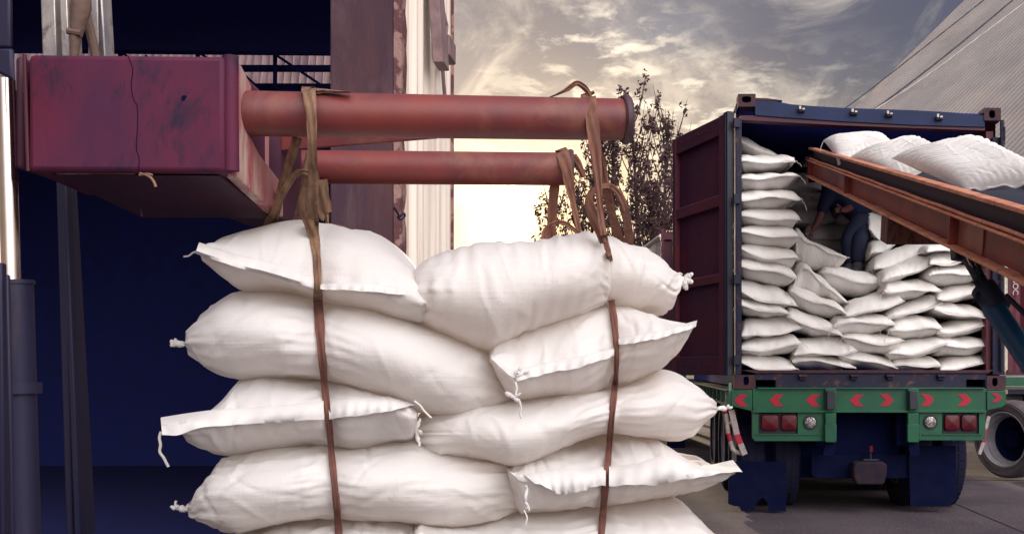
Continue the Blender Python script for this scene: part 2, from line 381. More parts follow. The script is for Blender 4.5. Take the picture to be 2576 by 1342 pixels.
# white side wall: overlapping sheets running back
wall = B(); wv = []; wf = []
d0, d1 = WH_F + .12, PX and (px_ * F / (1140 - PX))
NW = 90
for k in range(NW + 1):
    d = d0 + (d1 - d0) * k / NW
    xx = px_ - .012 + .014 * math.sin(k * .55) + (.012 if (k // 13) % 2 else 0)
    wv += [(xx, d, 0), (xx, d, 6.4)]
wf = [(2 * k, 2 * k + 2, 2 * k + 3, 2 * k + 1) for k in range(NW)]
wall.add(wv, wf); wall.box(px_ - .2, px_ - .03, d0, d1, 0, 6.4)
wall.build('side_wall', m_white, wh, sharp=60)
B().box(px_ - .06, px_ + .004, d1, d1 + .012, 0, 6.4).build('wall_end_trim', m_rim, wh)
# shell of the hall
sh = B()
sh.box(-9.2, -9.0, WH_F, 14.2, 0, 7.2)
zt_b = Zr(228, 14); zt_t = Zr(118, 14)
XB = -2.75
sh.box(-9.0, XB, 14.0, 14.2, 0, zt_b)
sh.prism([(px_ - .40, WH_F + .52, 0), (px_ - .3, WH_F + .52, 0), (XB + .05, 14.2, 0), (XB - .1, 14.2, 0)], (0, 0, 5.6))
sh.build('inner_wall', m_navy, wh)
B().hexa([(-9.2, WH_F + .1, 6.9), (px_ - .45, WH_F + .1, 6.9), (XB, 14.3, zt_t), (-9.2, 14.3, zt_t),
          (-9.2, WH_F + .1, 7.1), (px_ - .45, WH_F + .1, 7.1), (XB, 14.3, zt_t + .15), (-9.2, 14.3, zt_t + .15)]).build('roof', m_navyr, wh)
B().box(-9.0, xl_, WH_F + .1, WH_F + .3, 4.1, 6.9).build('unseen_lintel', m_navyr, wh)  # out-of-view header, added to keep the hall interior dark
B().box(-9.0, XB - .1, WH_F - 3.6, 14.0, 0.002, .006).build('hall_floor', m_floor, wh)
tr = B()
def bar(x0, y0, x1, y1, wpx, d):
    a, b = P(x0, y0, d), P(x1, y1, d); t = (b - a).normalized(); u = Vector((-t.z, 0, t.x)) * (wpx * d / F / 2)
    tr.prism([a - u, b - u, b + u, a + u], (0, .06, 0))
D_ = 13.6
bar(150, 128, 832, 134, 7, D_); bar(150, 170, 832, 171, 15, D_ + .07); bar(150, 216, 832, 218, 16, D_ + .14); bar(260, 226, 832, 227, 4, D_)
for x in (300, 495, 690): bar(x, 130, x, 222, 7, D_ - .07)
for x in (330, 525, 710): bar(x - 25, 132, x + 95, 212, 6, D_ - .14)
bar(560, 140, 640, 212, 6, D_ - .14); bar(365, 140, 445, 212, 6, D_ - .14)
tr.build('roof_truss', m_navy, wh)
cs = B(); vv = []; NC = 420
for k in range(NC + 1):
    x = -10 + 7.0 * k / NC
    yy = .05 * math.sin(k * .9)
    vv += [(x, 15.2 + yy, 4.4), (x, 15.9 + yy, 7.4)]
cs.add(vv, [(2 * k, 2 * k + 2, 2 * k + 3, 2 * k + 1) for k in range(NC)])
cs.build('corrugated_roof_panel', m_sheet, wh)
# fittings on the white wall
def wallpt(x, y, off=0.05):       # point on the side wall plane seen at pixel x,y
    xw = px_ + off; d = xw * F / (x - PX); return P(x, y, d)
br = thing('steel_bracket_arm', 'slanting pale steel channel fixed high on the white warehouse wall', 'bracket', wallpt(1105, 170))
a, b = wallpt(1094, -60, .06), wallpt(1110, 168, .10)
def beam4(bb, a, b, u, w_, hu, hw):
    bb.hexa([a - u * hu - w_ * hw, a + u * hu - w_ * hw, a + u * hu + w_ * hw, a - u * hu + w_ * hw,
             b - u * hu - w_ * hw, b + u * hu - w_ * hw, b + u * hu + w_ * hw, b - u * hu + w_ * hw])
q = B(); beam4(q, a, b, Vector((1, 0, 0)), Vector((0, 1, 0)), .035, .10); q.build('channel', m_brk, br, bevel=.006)
q = B(); beam4(q, wallpt(1113, 168, .06), wallpt(1119, 245, .06), Vector((1, 0, 0)), Vector((0, 1, 0)), .008, .03); q.build('tie_rod', m_brk, br)
c_ = wallpt(1121, 126, .07)
jbx = thing('junction_box', 'small grey electrical box beside the slanting bracket on the white wall', 'electrical box', c_)
q = B(); q.box(c_.x - .05, c_.x + .05, c_.y - .12, c_.y + .12, c_.z - .07, c_.z + .07); q.build('case', m_brk, jbx, bevel=.01)
q = B(); q.tube([c_ + Vector((0, 0, .07)), c_ + Vector((0, .05, .18)), c_ + Vector((-.02, -.05, .3))], .012, 6); q.build('conduit', m_brk, jbx)
wt = thing('wire_loop', 'twisted wire loop hanging from a staple on the white wall', 'wire', wallpt(1008, 540, .03))
q = B()
pts = [wallpt(x, y, .04) for x, y in [(990, 520), (1000, 535), (1006, 545), (1016, 536), (1018, 545), (1008, 552), (1001, 545), (1012, 538)]]
q.tube([Vector(p) for p in catmull([tuple(p) for p in pts], 4)], .006, 6); q.build('wire', m_mast, wt)

# ------------------------------------------------------------------ far right roof, cables
Rf = thing('metal_warehouse', 'large grey warehouse with a steep ribbed metal roof behind the container', 'building', (12, 28, 0))
def rip(u, v):   # bilinear roof patch, u along the ribs, v across
    p00, p10 = P(1985, 456, 30), P(2640, -190, 33)
    p01, p11 = P(2990, 760, 13), P(4400, -900, 17)
    return (p00 * (1 - u) + p10 * u) * (1 - v) + (p01 * (1 - u) + p11 * u) * v
NR = 360
vv = []; 
p00, p10, p01, p11 = [rip(*t) for t in ((0, 0), (1, 0), (0, 1), (1, 1))]
nr_ = (p10 - p00).cross(p01 - p00).normalized()
if nr_.y > 0: nr_ = -nr_
for k in range(NR + 1):
    v = (k / NR)
    h = (0, .2, .2, 0)[k % 4]
    for u in (0, .25, .5, .75, 1):
        vv.append(rip(u, v) + nr_ * h)
B().add(vv, [(5 * k + j, 5 * k + j + 1, 5 * k + 6 + j, 5 * k + 5 + j) for k in range(NR) for j in range(4)]).build('ribbed_roof', m_roof, Rf, sharp=20)
g0, g1, g2_ = P(1985, 456, 30.05), P(2640, -190, 33.05), P(2640, 456, 33.05)
B().prism([Vector((g0.x + .1, g0.y, 0)), Vector((g2_.x, g2_.y, 0)), g1 - Vector((0, 0, .3)), g0 + Vector((.1, 0, -.1))], (0, .2, 0)).build('gable_wall', m_roof, Rf)
def cable(label, pts, d, r, mat):
    o = [P(x, y, d + i * .25) for i, (x, y) in enumerate(pts)]
    q = B(); q.tube([Vector(p) for p in catmull([tuple(p) for p in o], 6)], r, 6)
    q.build('overhead_cable', mat, label=label, cat='cable', group='overhead cables by the grey roof')
cable('dark overhead cable crossing the sky furthest left of the roof cables', [(2050, 322), (2147, 257), (2306, 134), (2480, -4), (2560, -70)], 13, .008, m_cable)
cable('black overhead cable running just above the pale twin cable', [(2130, 318), (2215, 264), (2335, 174), (2450, 82), (2548, 0), (2640, -80)], 12.5, .011, m_cable)
cable('pale overhead cable closest to the right edge across the grey roof', [(2130, 316), (2224, 262), (2350, 178), (2460, 95), (2576, 8), (2680, -75)], 12, .012, m_cablel)

# ------------------------------------------------------------------ trees
def tree(xp, ytop, dep, spread, nl, label, seed, ybase=905):
    rnd = random.Random(seed)
    base = P(xp, 930, dep); base.z = 0
    H = Zr(ytop, dep)
    t = thing('young_poplar_tree', label, 'tree', base, 'sparse trees beyond the loading yard')
    q = B(); q2 = B(); lv = []; lf = []
    lean = rnd.uniform(-.02, .03)
    tp = lambda s: base + Vector((lean * H * s * s + .08 * math.sin(3 * s + seed), 0, H * s))
    q.tube([tp(i / 10) for i in range(11)], [.10 * (1 - i / 10.4) + .006 for i in range(11)], 8)
    def leaf(p, s):
        a = Vector((rnd.gauss(0, 1), rnd.gauss(0, 1), rnd.gauss(0, 1))).normalized(); b = a.orthogonal().normalized()
        k = len(lv); sx = s * rnd.uniform(.35, .6)
        lv.extend([p - a * s, p + b * sx, p + a * s, p - b * sx]); lf.append((k, k + 1, k + 2, k + 3))
    nb = 40
    for i in range(nb):
        s = .28 + .70 * i / nb
        p0 = tp(s); ang = rnd.uniform(0, 6.28); L = spread * (1.12 - s) ** .75 * rnd.uniform(.55, 1.2) + .12
        d = Vector((math.cos(ang), math.sin(ang), 0))
        pts = [p0 + d * L * f * .55 + Vector((0, 0, L * (.35 * f + 1.05 * f * f))) for f in (0, .25, .5, .75, 1)]
        q.tube(pts, [.022, .016, .012, .008, .004], 5)
        for c in range(int(1.5 + L * 2.5)):
            f = rnd.uniform(.2, 1.05)
            j = min(int(f * 4), 3); pc = pts[j].lerp(pts[j + 1], min(f * 4 - j, 1.2)) + Vector((rnd.gauss(0, .05), rnd.gauss(0, .05), rnd.gauss(0, .05)))
            for _ in range(int(nl * rnd.uniform(.3, 1.6))):
                leaf(pc + Vector((rnd.gauss(0, .045), rnd.gauss(0, .045), rnd.gauss(0, .075))), rnd.uniform(.045, .085))
    for c in range(26):
        pc = tp(rnd.uniform(.8, 1.0))
        for _ in range(nl): leaf(pc + Vector((rnd.gauss(0, .06), rnd.gauss(0, .06), rnd.gauss(0, .07))), rnd.uniform(.03, .06))
    q.build('trunk', m_bark, t)
    q2.v = lv; q2.f = lf; q2.build('crown', m_leaf, t, smooth=False)
tree(1606, 272, 24, 2.3, 11, 'tallest bare-branched tree standing right of the long pole end', 1)
tree(1668, 288, 25, 2.2, 11, 'slim pointed tree nearest the open container door', 2)
tree(1552, 345, 27, 2.2, 11, 'tree seen between the right slings below the long pole', 3)
tree(1494, 352, 28, 2.0, 9, 'tree whose tip shows under the front pole left of the sling', 4)
tree(1440, 470, 27, 1.8, 8, 'low thin tree behind the end of the rear pole', 5)
tree(1376, 478, 29, 1.7, 7, 'smallest tree at the left of the row beside the sun', 6)
tree(1640, 470, 22, 2.2, 12, 'bushy low tree just left of the slatted fence', 7)
tree(1712, 430, 27, 1.8, 9, 'tree half hidden behind the edge of the maroon door', 8)

# slatted fence and far container
fn = thing('slatted_fence', 'pale slatted steel fence running back behind the far container', 'fence', P(1640, 930, 20))
q = B(); a, b = P(1600, 641, 21), P(1664, 594, 17.8)
for i in range(15):
    p = a.lerp(b, i / 14); q.box(p.x - .03, p.x + .03, p.y - .02, p.y + .02, .2, p.z)
q.build('slats', m_whites, fn)
q = B(); q.tube([a, b], .05, 6); q.build('top_rail', m_whites, fn)
fc = thing('shipping_container', 'far maroon container with a flat door standing behind the open maroon door', 'container', P(1750, 930, 17))
q = B(); z0, z1 = Zr(943, 17), Zr(582, 17)
x0, x1 = P(1664, 0, 17).x, P(1664, 0, 17).x + 2.4
q.box(x0, x1, 17, 22, z0, z1); q.build('body', m_cred, fc, bevel=.02)
q = B()
q.pr(1663, 574, 1671, 944, 16.95, .05); q.pr(1692, 570, 1700, 944, 16.95, .05); q.pr(1671, 588, 1692, 602, 16.95, .05); q.pr(1671, 925, 1692, 944, 16.95, .05)
q.build('frame', m_cred2, fc)
B().box(x0 + .1, x0 + .4, 17.3, 21.5, 0, z0 - .02).build('support', m_under, fc)
q = B(); q.add([(-6, 42, .05), (20, 42, .05), (20, 60, 1.2), (-6, 60, 1.2)], [(0, 1, 2, 3)]); q.build('grass_verge', m_grass, kind='structure')

# ------------------------------------------------------------------ container on the trailer
DC = 9.29
XL, XR = P(1850, 0, DC).x, P(2530, 0, DC).x
XLi, XRi = P(1866, 0, DC).x, P(2492, 0, DC).x
ZB = Zr(942, DC); CL = 7.0
ct = thing('shipping_container', 'blue and maroon container open at the back and filled with white sacks', 'container', ((XL + XR) / 2, DC, Zr(978, DC)))
# inner lining and outer corrugated sides
def corrug(x, th, y0, y1, z0, z1, amp, per, mat, name, zt1=None):
    n = int((y1 - y0) / per * 4); vv = []
    for k in range(n + 1):
        y = y0 + (y1 - y0) * k / n; h = (0, 0, amp, amp)[k % 4]
        vv += [(x + h, y, z0), (x + h, y, z1)]
    q = B().add(vv, [(2 * k, 2 * k + 2, 2 * k + 3, 2 * k + 1) for k in range(n)]); q.build(name, mat, ct, sharp=20)
ztl, ztr = Zr(243, DC), Zr(272, DC)
corrug(XL + .05, 0, DC + .12, DC + CL, ZB, ztl - .05, -.03, .28, m_cred, 'left_side')
corrug(XR - .05, 0, DC + .12, DC + CL, ZB, ztr - .05, -.03, .28, m_cred2, 'right_side')
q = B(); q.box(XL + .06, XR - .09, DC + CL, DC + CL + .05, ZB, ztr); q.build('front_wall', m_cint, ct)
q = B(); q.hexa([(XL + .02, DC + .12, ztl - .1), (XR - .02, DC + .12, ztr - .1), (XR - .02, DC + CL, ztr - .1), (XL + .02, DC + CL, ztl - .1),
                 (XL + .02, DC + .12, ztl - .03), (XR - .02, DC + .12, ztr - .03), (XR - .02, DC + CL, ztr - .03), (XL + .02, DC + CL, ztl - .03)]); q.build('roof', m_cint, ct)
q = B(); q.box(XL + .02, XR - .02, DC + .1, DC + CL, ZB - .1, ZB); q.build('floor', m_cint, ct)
q = B(); q.pr(1851, 300, 1866, 942, DC, .14); q.pr(1851, 942, 1856, 975, DC - .002, .05); q.build('corner_post', m_cdark, ct, bevel=.006)
q = B(); q.pr(2497, 345, 2528, 942, DC, .14); q.build('corner_post', m_cdark, ct, bevel=.006)
q = B(); q.pr(2480, 330, 2499, 940, DC + .05, .12); q.build('door_jamb', m_cred2, ct, bevel=.004)
for k, (y0, y1) in enumerate([(300, 500), (500, 705), (705, 935)]):
    q = B(); q.tube([P(2521, y0 + 3, DC - .03), P(2521, y1 - 3, DC - .03)], .02, 8); q.build('hinge_pin', m_dark, ct)
# top rail, slightly crooked top edge
tp_ = [(1899, 252), (1948, 254), (1990, 262), (2040, 266), (2120, 271), (2300, 277), (2404, 283), (2476, 290)]
bt_ = [(2478, 320), (2300, 315), (2120, 306), (1960, 295), (1899, 290)]
q = B(); q.pp(tp_[::1] + bt_, DC - .002, .12); q.build('top_rail', m_cblue, ct, bevel=.004)
q = B(); q.pp([(1899, 290.5), (2120, 306.5), (2478, 320.5), (2478, 329), (2120, 316), (1862, 302), (1862, 290)], DC + .012, .10); q.build('header_lip', m_cred, ct, bevel=.003)
q = B(); q.pp([(1899, 246), (1930, 247), (1968, 252), (1968, 254), (1948, 253), (1899, 251.5)], DC + .03, .3); q.build('torn_roof_edge', m_rusty, ct)
for x, y in [(2017, 272), (2149, 279), (2238, 284), (2364, 292)]:
    q = B(); q.pr(x - 9, y, x + 9, y + 9, DC - .035, .04); q.pr(x - 6, y - 3, x - 2, y + 1, DC - .045, .03); q.pr(x + 2, y - 4, x + 6, y + 1, DC - .045, .03)
    kp = q.build('lock_keeper', m_dark, ct, bevel=.004)
    q = B(); q.pr(x - 7, y - 6, x - 1, y + 3, DC - .055, .02); q.pr(x + 1, y - 1, x + 8, y + 4, DC - .05, .02); q.build('cam_tab', m_steelc, kp, bevel=.003)
def casting(x0, y0, x1, y1, hx, hy, hw, hh, d):
    q = B(); n = 24; out_ = []; inn = []
    cx, cy = (x0 + x1) / 2, (y0 + y1) / 2
    for k in range(n):
        a = 2 * math.pi * k / n; c, s_ = math.cos(a), math.sin(a)
        m_ = 1 / max(abs(c), abs(s_))
        out_.append((cx + c * m_ * (x1 - x0) / 2, cy + s_ * m_ * (y1 - y0) / 2))
        inn.append((hx + abs(c) ** .7 * (1 if c > 0 else -1) * hw, hy + abs(s_) ** .7 * (1 if s_ > 0 else -1) * hh))
    vv = [P(x, y, d) for x, y in out_] + [P(x, y, d) for x, y in inn] + [P(x, y, d) + Vector((0, .045, 0)) for x, y in inn] + [P(x, y, d) + Vector((0, .17, 0)) for x, y in out_]
    fs = [(k, (k + 1) % n, n + (k + 1) % n, n + k) for k in range(n)] + [(n + k, n + (k + 1) % n, 2 * n + (k + 1) % n, 2 * n + k) for k in range(n)]
    fs += [((k + 1) % n, k, 3 * n + k, 3 * n + (k + 1) % n) for k in range(n)] + [tuple(range(3 * n, 4 * n))]
    q.add(vv, fs); return q
casting(1857, 236, 1901, 268, 1878, 250, 12, 8, DC - .012).build('corner_casting', m_rusty, ct)
casting(2476, 271, 2518, 303, 2496, 287, 8, 10, DC - .012).build('corner_casting', m_rusty, ct)
casting(1848, 942, 1899, 978, 1877, 957, 7, 11, DC - .014).build('corner_casting', m_rusty, ct)
casting(2482, 944, 2530, 978, 2503, 960, 7, 11, DC - .014).build('corner_casting', m_rusty, ct)
q = B(); q.pp([(1866, 930), (2500, 930), (2484, 938), (1899, 938)], DC - .02, .12); q.build('sill_plate', m_rusty, ct, bevel=.003)
q = B(); q.pp([(1899, 939), (2482, 939), (2482, 975), (2478, 975), (2478, 954), (2431, 954), (2431, 975), (1951, 975), (1951, 955), (1901, 955), (1901, 975), (1899, 975)], DC - .004, .10); q.build('bottom_sill', m_cdark, ct, bevel=.004)
q = B(); q.pr(1901, 952, 1951, 978, DC + .10, .03); q.pr(2431, 952, 2478, 978, DC + .10, .03); q.build('fork_pocket', m_under, ct)
for x in (2020, 2150, 2240, 2369):
    q = B(); q.pr(x - 10, 941, x + 10, 948, DC - .05, .046); q.pr(x - 8, 948, x + 8, 955, DC - .03, .026); q.build('lock_keeper', m_cdark, ct, bevel=.005)
for y in (308, 500, 702, 905):
    q = B(); q.pr(1846, y - 12, 1862, y + 12, DC - .03, .03); q.build('hinge', m_dark, ct, bevel=.005)
q = B(); q.pr(2521, 330, 2529, 362, DC - .05, .05); q.pr(2526, 318, 2530, 352, DC - .06, .05); q.build('hinge', m_dark, ct, bevel=.005)
# left door, swung wide open
hinge = Vector((XL - .01, DC + .02, 0)); dd = Vector((-.391, .920, 0)).normalized(); dn = Vector((-dd.y, dd.x, 0)) * -1
if dn.y > 0: dn = -dn
def dbox(q, s0, s1, z0, z1, t0, t1):   # s along the door, t out from its face toward the camera
    pts = [hinge + dd * s + dn * t + Vector((0, 0, CZ + z)) for z in (z0, z1) for s, t in ((s0, t0), (s1, t0), (s1, t1), (s0, t1))]
    q.hexa(pts)
dr = B(); dbox(dr, .08, 1.2, -.045, 2.32, -.03, .0); door = dr.build('door', m_cred, ct, bevel=.004)
for nm, s0, s1, z0, z1, t1, mt in [('top_member', .20, 1.13, 2.15, 2.318, .045, m_cred), ('stile', .10, .20, -.04, 2.322, .05, m_cred2), ('stile', 1.13, 1.205, -.04, 2.312, .05, m_cred2),
                                   ('rib', .20, 1.13, 1.50, 1.60, .045, m_cred2), ('rib', .20, 1.13, .80, .875, .045, m_cred2), ('bottom_member', .20, 1.13, -.04, .13, .045, m_cred), ('gasket', .015, .10, -.05, 2.33, .06, m_gasket), ('seal_strip', .045, .06, -.03, 2.31, .066, m_mast)]:
    q = B(); dbox(q, s0, s1, z0, z1, .0015, t1)
    if nm == 'rib':   # sloped top face
        v = [Vector(x) for x in q.v]
        for i in (4, 5): v[i].z += .022
        q.v = [tuple(x) for x in v]
    q.build(nm, mt, door, bevel=.005)
q = B(); q.pr(1847.5, 285, 1851, 925, DC + .03, .02); q.build('weather_strip', m_whites, ct)
q = B()
for s in (.45, .62, .8, .98):
    c = hinge + dd * s + dn * .045 + Vector((0, 0, CZ + 2.24)); q.tube([c, c + dn * .012], .011, 8)
    c = hinge + dd * s + dn * .045 + Vector((0, 0, CZ + .05)); q.tube([c, c + dn * .012], .011, 8)
q.build('bolt_heads', m_cred, door)

# ------------------------------------------------------------------ semi trailer
tl = thing('semi_trailer', 'green flatbed semi-trailer with red arrow markings under the open container', 'trailer', ((XL + XR) / 2, DC, 0))
DB = DC - .09
bm = B(); bm.pr(1893, 977, 2482, 1034, DB, .08); bumper = bm.build('rear_beam', m_green, tl, bevel=.006)
q = B(); q.pr(1905, 974, 2478, 978, DB - .03, .12); q.pr(1893, 1031, 2482, 1037, DB - .03, .12); q.build('beam_flange', m_green, bumper, bevel=.003)
q = B(); q.pp([(1839, 981), (1892.5, 980), (1892.5, 1034), (1839, 1020)], DB - .015, .06); q.build('beam_end', m_green, tl, bevel=.006)
q = B(); q.pp([(2482.5, 982), (2531, 981), (2531, 1016), (2520, 1024), (2482.5, 1032)], DB - .015, .06); q.build('beam_end', m_green, tl, bevel=.006)
def chevron(cx, cy, dirn, d, w_=17.5, h=15, par=None):
    s = dirn
    pts = [(cx + s * w_, cy), (cx + s * (w_ - 14), cy - h), (cx - s * w_, cy - h), (cx - s * (w_ - 14.5), cy), (cx - s * w_, cy + h), (cx + s * (w_ - 14), cy + h)]
    if s < 0: pts = pts[::-1]
    q = B(); q.pp(pts, d, .003); q.build('red_arrow', m_chev, par)
for x in (1953.5, 2045.5, 2155): chevron(x, 1006, -1, DB - .0045, par=bumper)
for x in (2231, 2333, 2426): chevron(x, 1005, 1, DB - .0045, par=bumper)
chevron(1864, 1006, -1, DB - .0195, par=tl); chevron(2508, 999, 1, DB - .0195, 15, 11, par=tl)
for x0, x1 in ((2076, 2104), (2284, 2312)):
    q = B(); q.pr(x0, 975, x1, 1036, DB - .034, .03); q.pr(x0, 1038, x1, 1072, DB - .05, .06)
    q.pp([(x0 - 1, 1066), (x1 + 1, 1066), (x1 + 1, 1110), (x1 - 4, 1112), (x0 + 2, 1112), (x0 - 1, 1108)], DB - .056, .07)
    q.build('upright', m_green, tl, bevel=.006)
    q = B(); q.pr(x0 + 4, 982, x1 - 3, 1030, DB - .075, .04); q.build('rubber_buffer', m_gasket, tl, bevel=.008)
    sx = -6 if x0 < 2200 else 6
    q = B(); q.pp([(x0 + 1, 1113), (x1, 1113), (x1 + sx - 4, 1146), (x0 + sx - 1, 1146)], DB, .05); q.build('lower_leg', m_flap, tl, bevel=.004)
for x0, x1, sx in ((1893, 2075, 1), (2313, 2479, -1)):
    yb = 1108 if sx > 0 else 1106
    l0, l1 = (1908, 2007) if sx > 0 else (2370, 2463)
    q = B()
    q.pp([(x0, 1037.5), (l0, 1037.5), (l0, yb), (x0 + 6, yb), (x0, yb - 7)] if sx > 0 else [(l1, 1037.5), (x1, 1037.5), (x1, yb - 5), (x1 - 5, yb), (l1, yb)], DB, .06)
    q.pr(l0, 1092, l1, yb, DB + .0005, .06)
    if sx > 0: q.pr(l1, 1037.5, x1, yb, DB + .001, .06)
    else: q.pr(x0, 1037.5, l0, yb, DB + .001, .06)
    pn = q.build('lamp_panel', m_green, tl)
    q = B(); q.pr(x0 + 8, 1090, x1 - (2 if sx > 0 else 8), 1093, DB - .012, .012); q.build('lamp_panel_lip', m_green, pn)
    hb = B(); hb.pr(l0 + 1, 1039, l1 - 1, 1091, DB + .03, .05); hs = hb.build('tail_lamp_housing', m_lampbk, tl)
    for a, b in (((1914, 1958), (1964, 2004)) if sx > 0 else ((2374, 2412), (2416, 2455))):
        q = B()
        vv = []; n = 28; cx, cy = (a + b) / 2, 1061.5
        prof = [(1.0, 0), (1.0, -.022), (.93, -.03), (.5, -.036), (.02, -.038)]
        for s_, dp in prof:
            for k in range(n):
                t = 2 * math.pi * k / n; c, s2 = math.cos(t), math.sin(t)
                e = lambda v_: abs(v_) ** .35 * (1 if v_ > 0 else -1)
                vv.append(P(cx + e(c) * (b - a) / 2 * s_, cy + e(s2) * 20 * s_, DB + .03) + Vector((0, dp, 0)))
        q.add(vv, [(i * n + k, i * n + (k + 1) % n, (i + 1) * n + (k + 1) % n, (i + 1) * n + k) for i in range(4) for k in range(n)])
        q.build('red_lens', m_lens, hs)
    cx, cy = (2039, 1061) if sx > 0 else (2341, 1060)
    c = P(cx, cy, DB)
    q = B(); q.lathe(c, (0, -1, 0), [(-.01, .064), (.012, .064), (.016, .060), (.016, .052), (.008, .050)], 32); rl = q.build('reversing_lamp', m_gasket, tl)
    q = B(); q.lathe(c, (0, -1, 0), [(.004, .050), (.010, .046), (.014, .03), (.016, .001)], 28); q.build('clear_lens', m_clear, rl)
    cells = B()
    for i in range(-4, 5):
        for j in range(-4, 5):
            xx, zz = (i + .5 * (j % 2)) * .0115, j * .0105
            if xx * xx + zz * zz < .0018:
                cells.lathe(c + Vector((xx, -.014, zz)), (0, -1, 0), [(0, .0046), (.003, .003), (.004, .0005)], 6)
    cells.build('lens_cells', m_gasket, rl)
# chassis body, axle, hitch
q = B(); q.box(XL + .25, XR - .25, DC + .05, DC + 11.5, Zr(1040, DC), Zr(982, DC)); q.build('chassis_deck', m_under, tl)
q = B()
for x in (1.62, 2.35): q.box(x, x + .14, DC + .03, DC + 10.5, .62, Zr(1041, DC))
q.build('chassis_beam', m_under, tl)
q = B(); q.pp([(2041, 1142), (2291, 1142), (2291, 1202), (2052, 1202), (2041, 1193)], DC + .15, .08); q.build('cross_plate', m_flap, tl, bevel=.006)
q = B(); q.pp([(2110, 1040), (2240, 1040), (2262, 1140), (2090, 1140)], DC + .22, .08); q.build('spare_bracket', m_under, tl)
hc = P(2189, 1188, DC - .02)
hit = B(); hit.pp([(2150, 1164), (2160, 1161), (2222, 1161), (2232, 1167), (2232, 1186), (2226, 1214), (2218, 1218), (2156, 1218), (2148, 1200), (2147, 1180)], DC - .02, .16)
hh = hit.build('tow_hitch', m_hitch, tl, bevel=.014)
q = B(); q.tube([P(2190, 1120, DC + .05), P(2190, 1135, DC + .05)], .024, 12); q.build('red_cap', m_lens, hh)
q = B(); q.tube([P(2190, 1135, DC + .05), P(2190, 1165, DC + .05)], .008, 8); q.tube([P(2172, 1156, DC + .05), P(2210, 1156, DC + .05)], .01, 8); q.build('pin', m_dark, hh)
def wheel(parent, c, axis, rad, wid, mt, mr, face=1):
    r, w_ = rad, wid / 2
    q = B(); q.lathe(c, axis, [(-w_ * .75, r * .58), (-w_, r * .70), (-w_ * .98, r * .9), (-w_ * .82, r * .98), (-w_ * .4, r), (w_ * .4, r), (w_ * .82, r * .98), (w_ * .98, r * .9), (w_, r * .70), (w_ * .75, r * .58)], 64)
    wh_ = q.build('wheel', mt, parent)
    q = B(); q.lathe(c, axis, [(-w_ * .8, r * .60), (-w_ * .84, r * .56), (-w_ * .3, r * .53), (-w_ * .1, r * .30), (-w_ * .1, .001)], 48)
    q.lathe(c, axis, [(w_ * .8, r * .60), (w_ * .84, r * .56), (w_ * .45, r * .53), (w_ * .2, r * .46), (w_ * .15, r * .25), (w_ * .55, r * .22), (w_ * .6, .001)], 48)
    q.build('rim', mr, wh_)
    q = B()
    n = 40
    for k in range(n):
        a0 = 2 * math.pi * k / n; 
        for s_ in (-.55, 0, .55):
            ax = Vector(axis).normalized(); u = ax.orthogonal().normalized(); v_ = ax.cross(u)
            cc = Vector(c) + ax * (s_ * w_) + (u * math.cos(a0) + v_ * math.sin(a0)) * (r * 1.0)
            tdir = (-u * math.sin(a0) + v_ * math.cos(a0)); rd = (u * math.cos(a0) + v_ * math.sin(a0))
            hx_, ht_, hr_ = w_ * .22, r * .06, r * .012
            q.hexa([cc + ax * i * hx_ + tdir * j * ht_ + rd * kk * hr_ for kk in (-1, 1) for i, j in ((-1, -1), (1, -1), (1, 1), (-1, 1))])
    q.build('tread', mt, wh_)
for d in (10.05, 11.35, 12.65):
    for x in (1.07, 1.40, 2.62, 2.94):
        wheel(tl, (x, d, .50), (-1, 0, 0) if x < 2 else (1, 0, 0), .50, .27, m_tyre, m_rimst)
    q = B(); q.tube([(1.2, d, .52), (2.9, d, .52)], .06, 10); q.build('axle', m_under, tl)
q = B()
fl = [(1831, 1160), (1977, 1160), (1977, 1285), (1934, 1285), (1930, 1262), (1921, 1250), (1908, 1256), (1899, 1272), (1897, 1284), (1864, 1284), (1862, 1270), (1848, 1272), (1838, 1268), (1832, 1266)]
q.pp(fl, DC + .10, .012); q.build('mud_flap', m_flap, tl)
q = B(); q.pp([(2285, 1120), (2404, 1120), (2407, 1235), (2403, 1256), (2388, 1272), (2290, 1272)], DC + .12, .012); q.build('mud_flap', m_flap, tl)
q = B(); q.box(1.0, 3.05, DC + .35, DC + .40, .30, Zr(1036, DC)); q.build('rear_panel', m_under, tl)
# side rail on the left, running forward
q = B(); xs = P(1838, 0, DC).x
q.box(xs - .02, xs + .0, DC + .05, DC + 11, Zr(1016, DC), Zr(1012, DC)); q.box(xs - .05, xs + .25, DC + .05, DC + 11, Zr(982, DC), Zr(978, DC)); q.box(xs + .16, xs + .18, DC + .05, DC + 11, Zr(1016, DC), Zr(982, DC))
q.box(xs - .05, xs + .16, DC + .05, DC + 11, Zr(1019, DC), Zr(1015.5, DC))
for k in range(22): q.box(xs - .04, xs + .16, DC + .1 + k * .5, DC + .125 + k * .5, Zr(1015, DC), Zr(982.5, DC))
q.pr(1834, 962, 1840, 1022, DC - .03, .06)
q.build('side_rail', m_greenl, tl)
q = B(); q.box(xs + .005, xs + .12, DC + .06, DC + 11, Zr(977.5, DC), Zr(975, DC)); q.build('plank_edge', m_wood, tl)
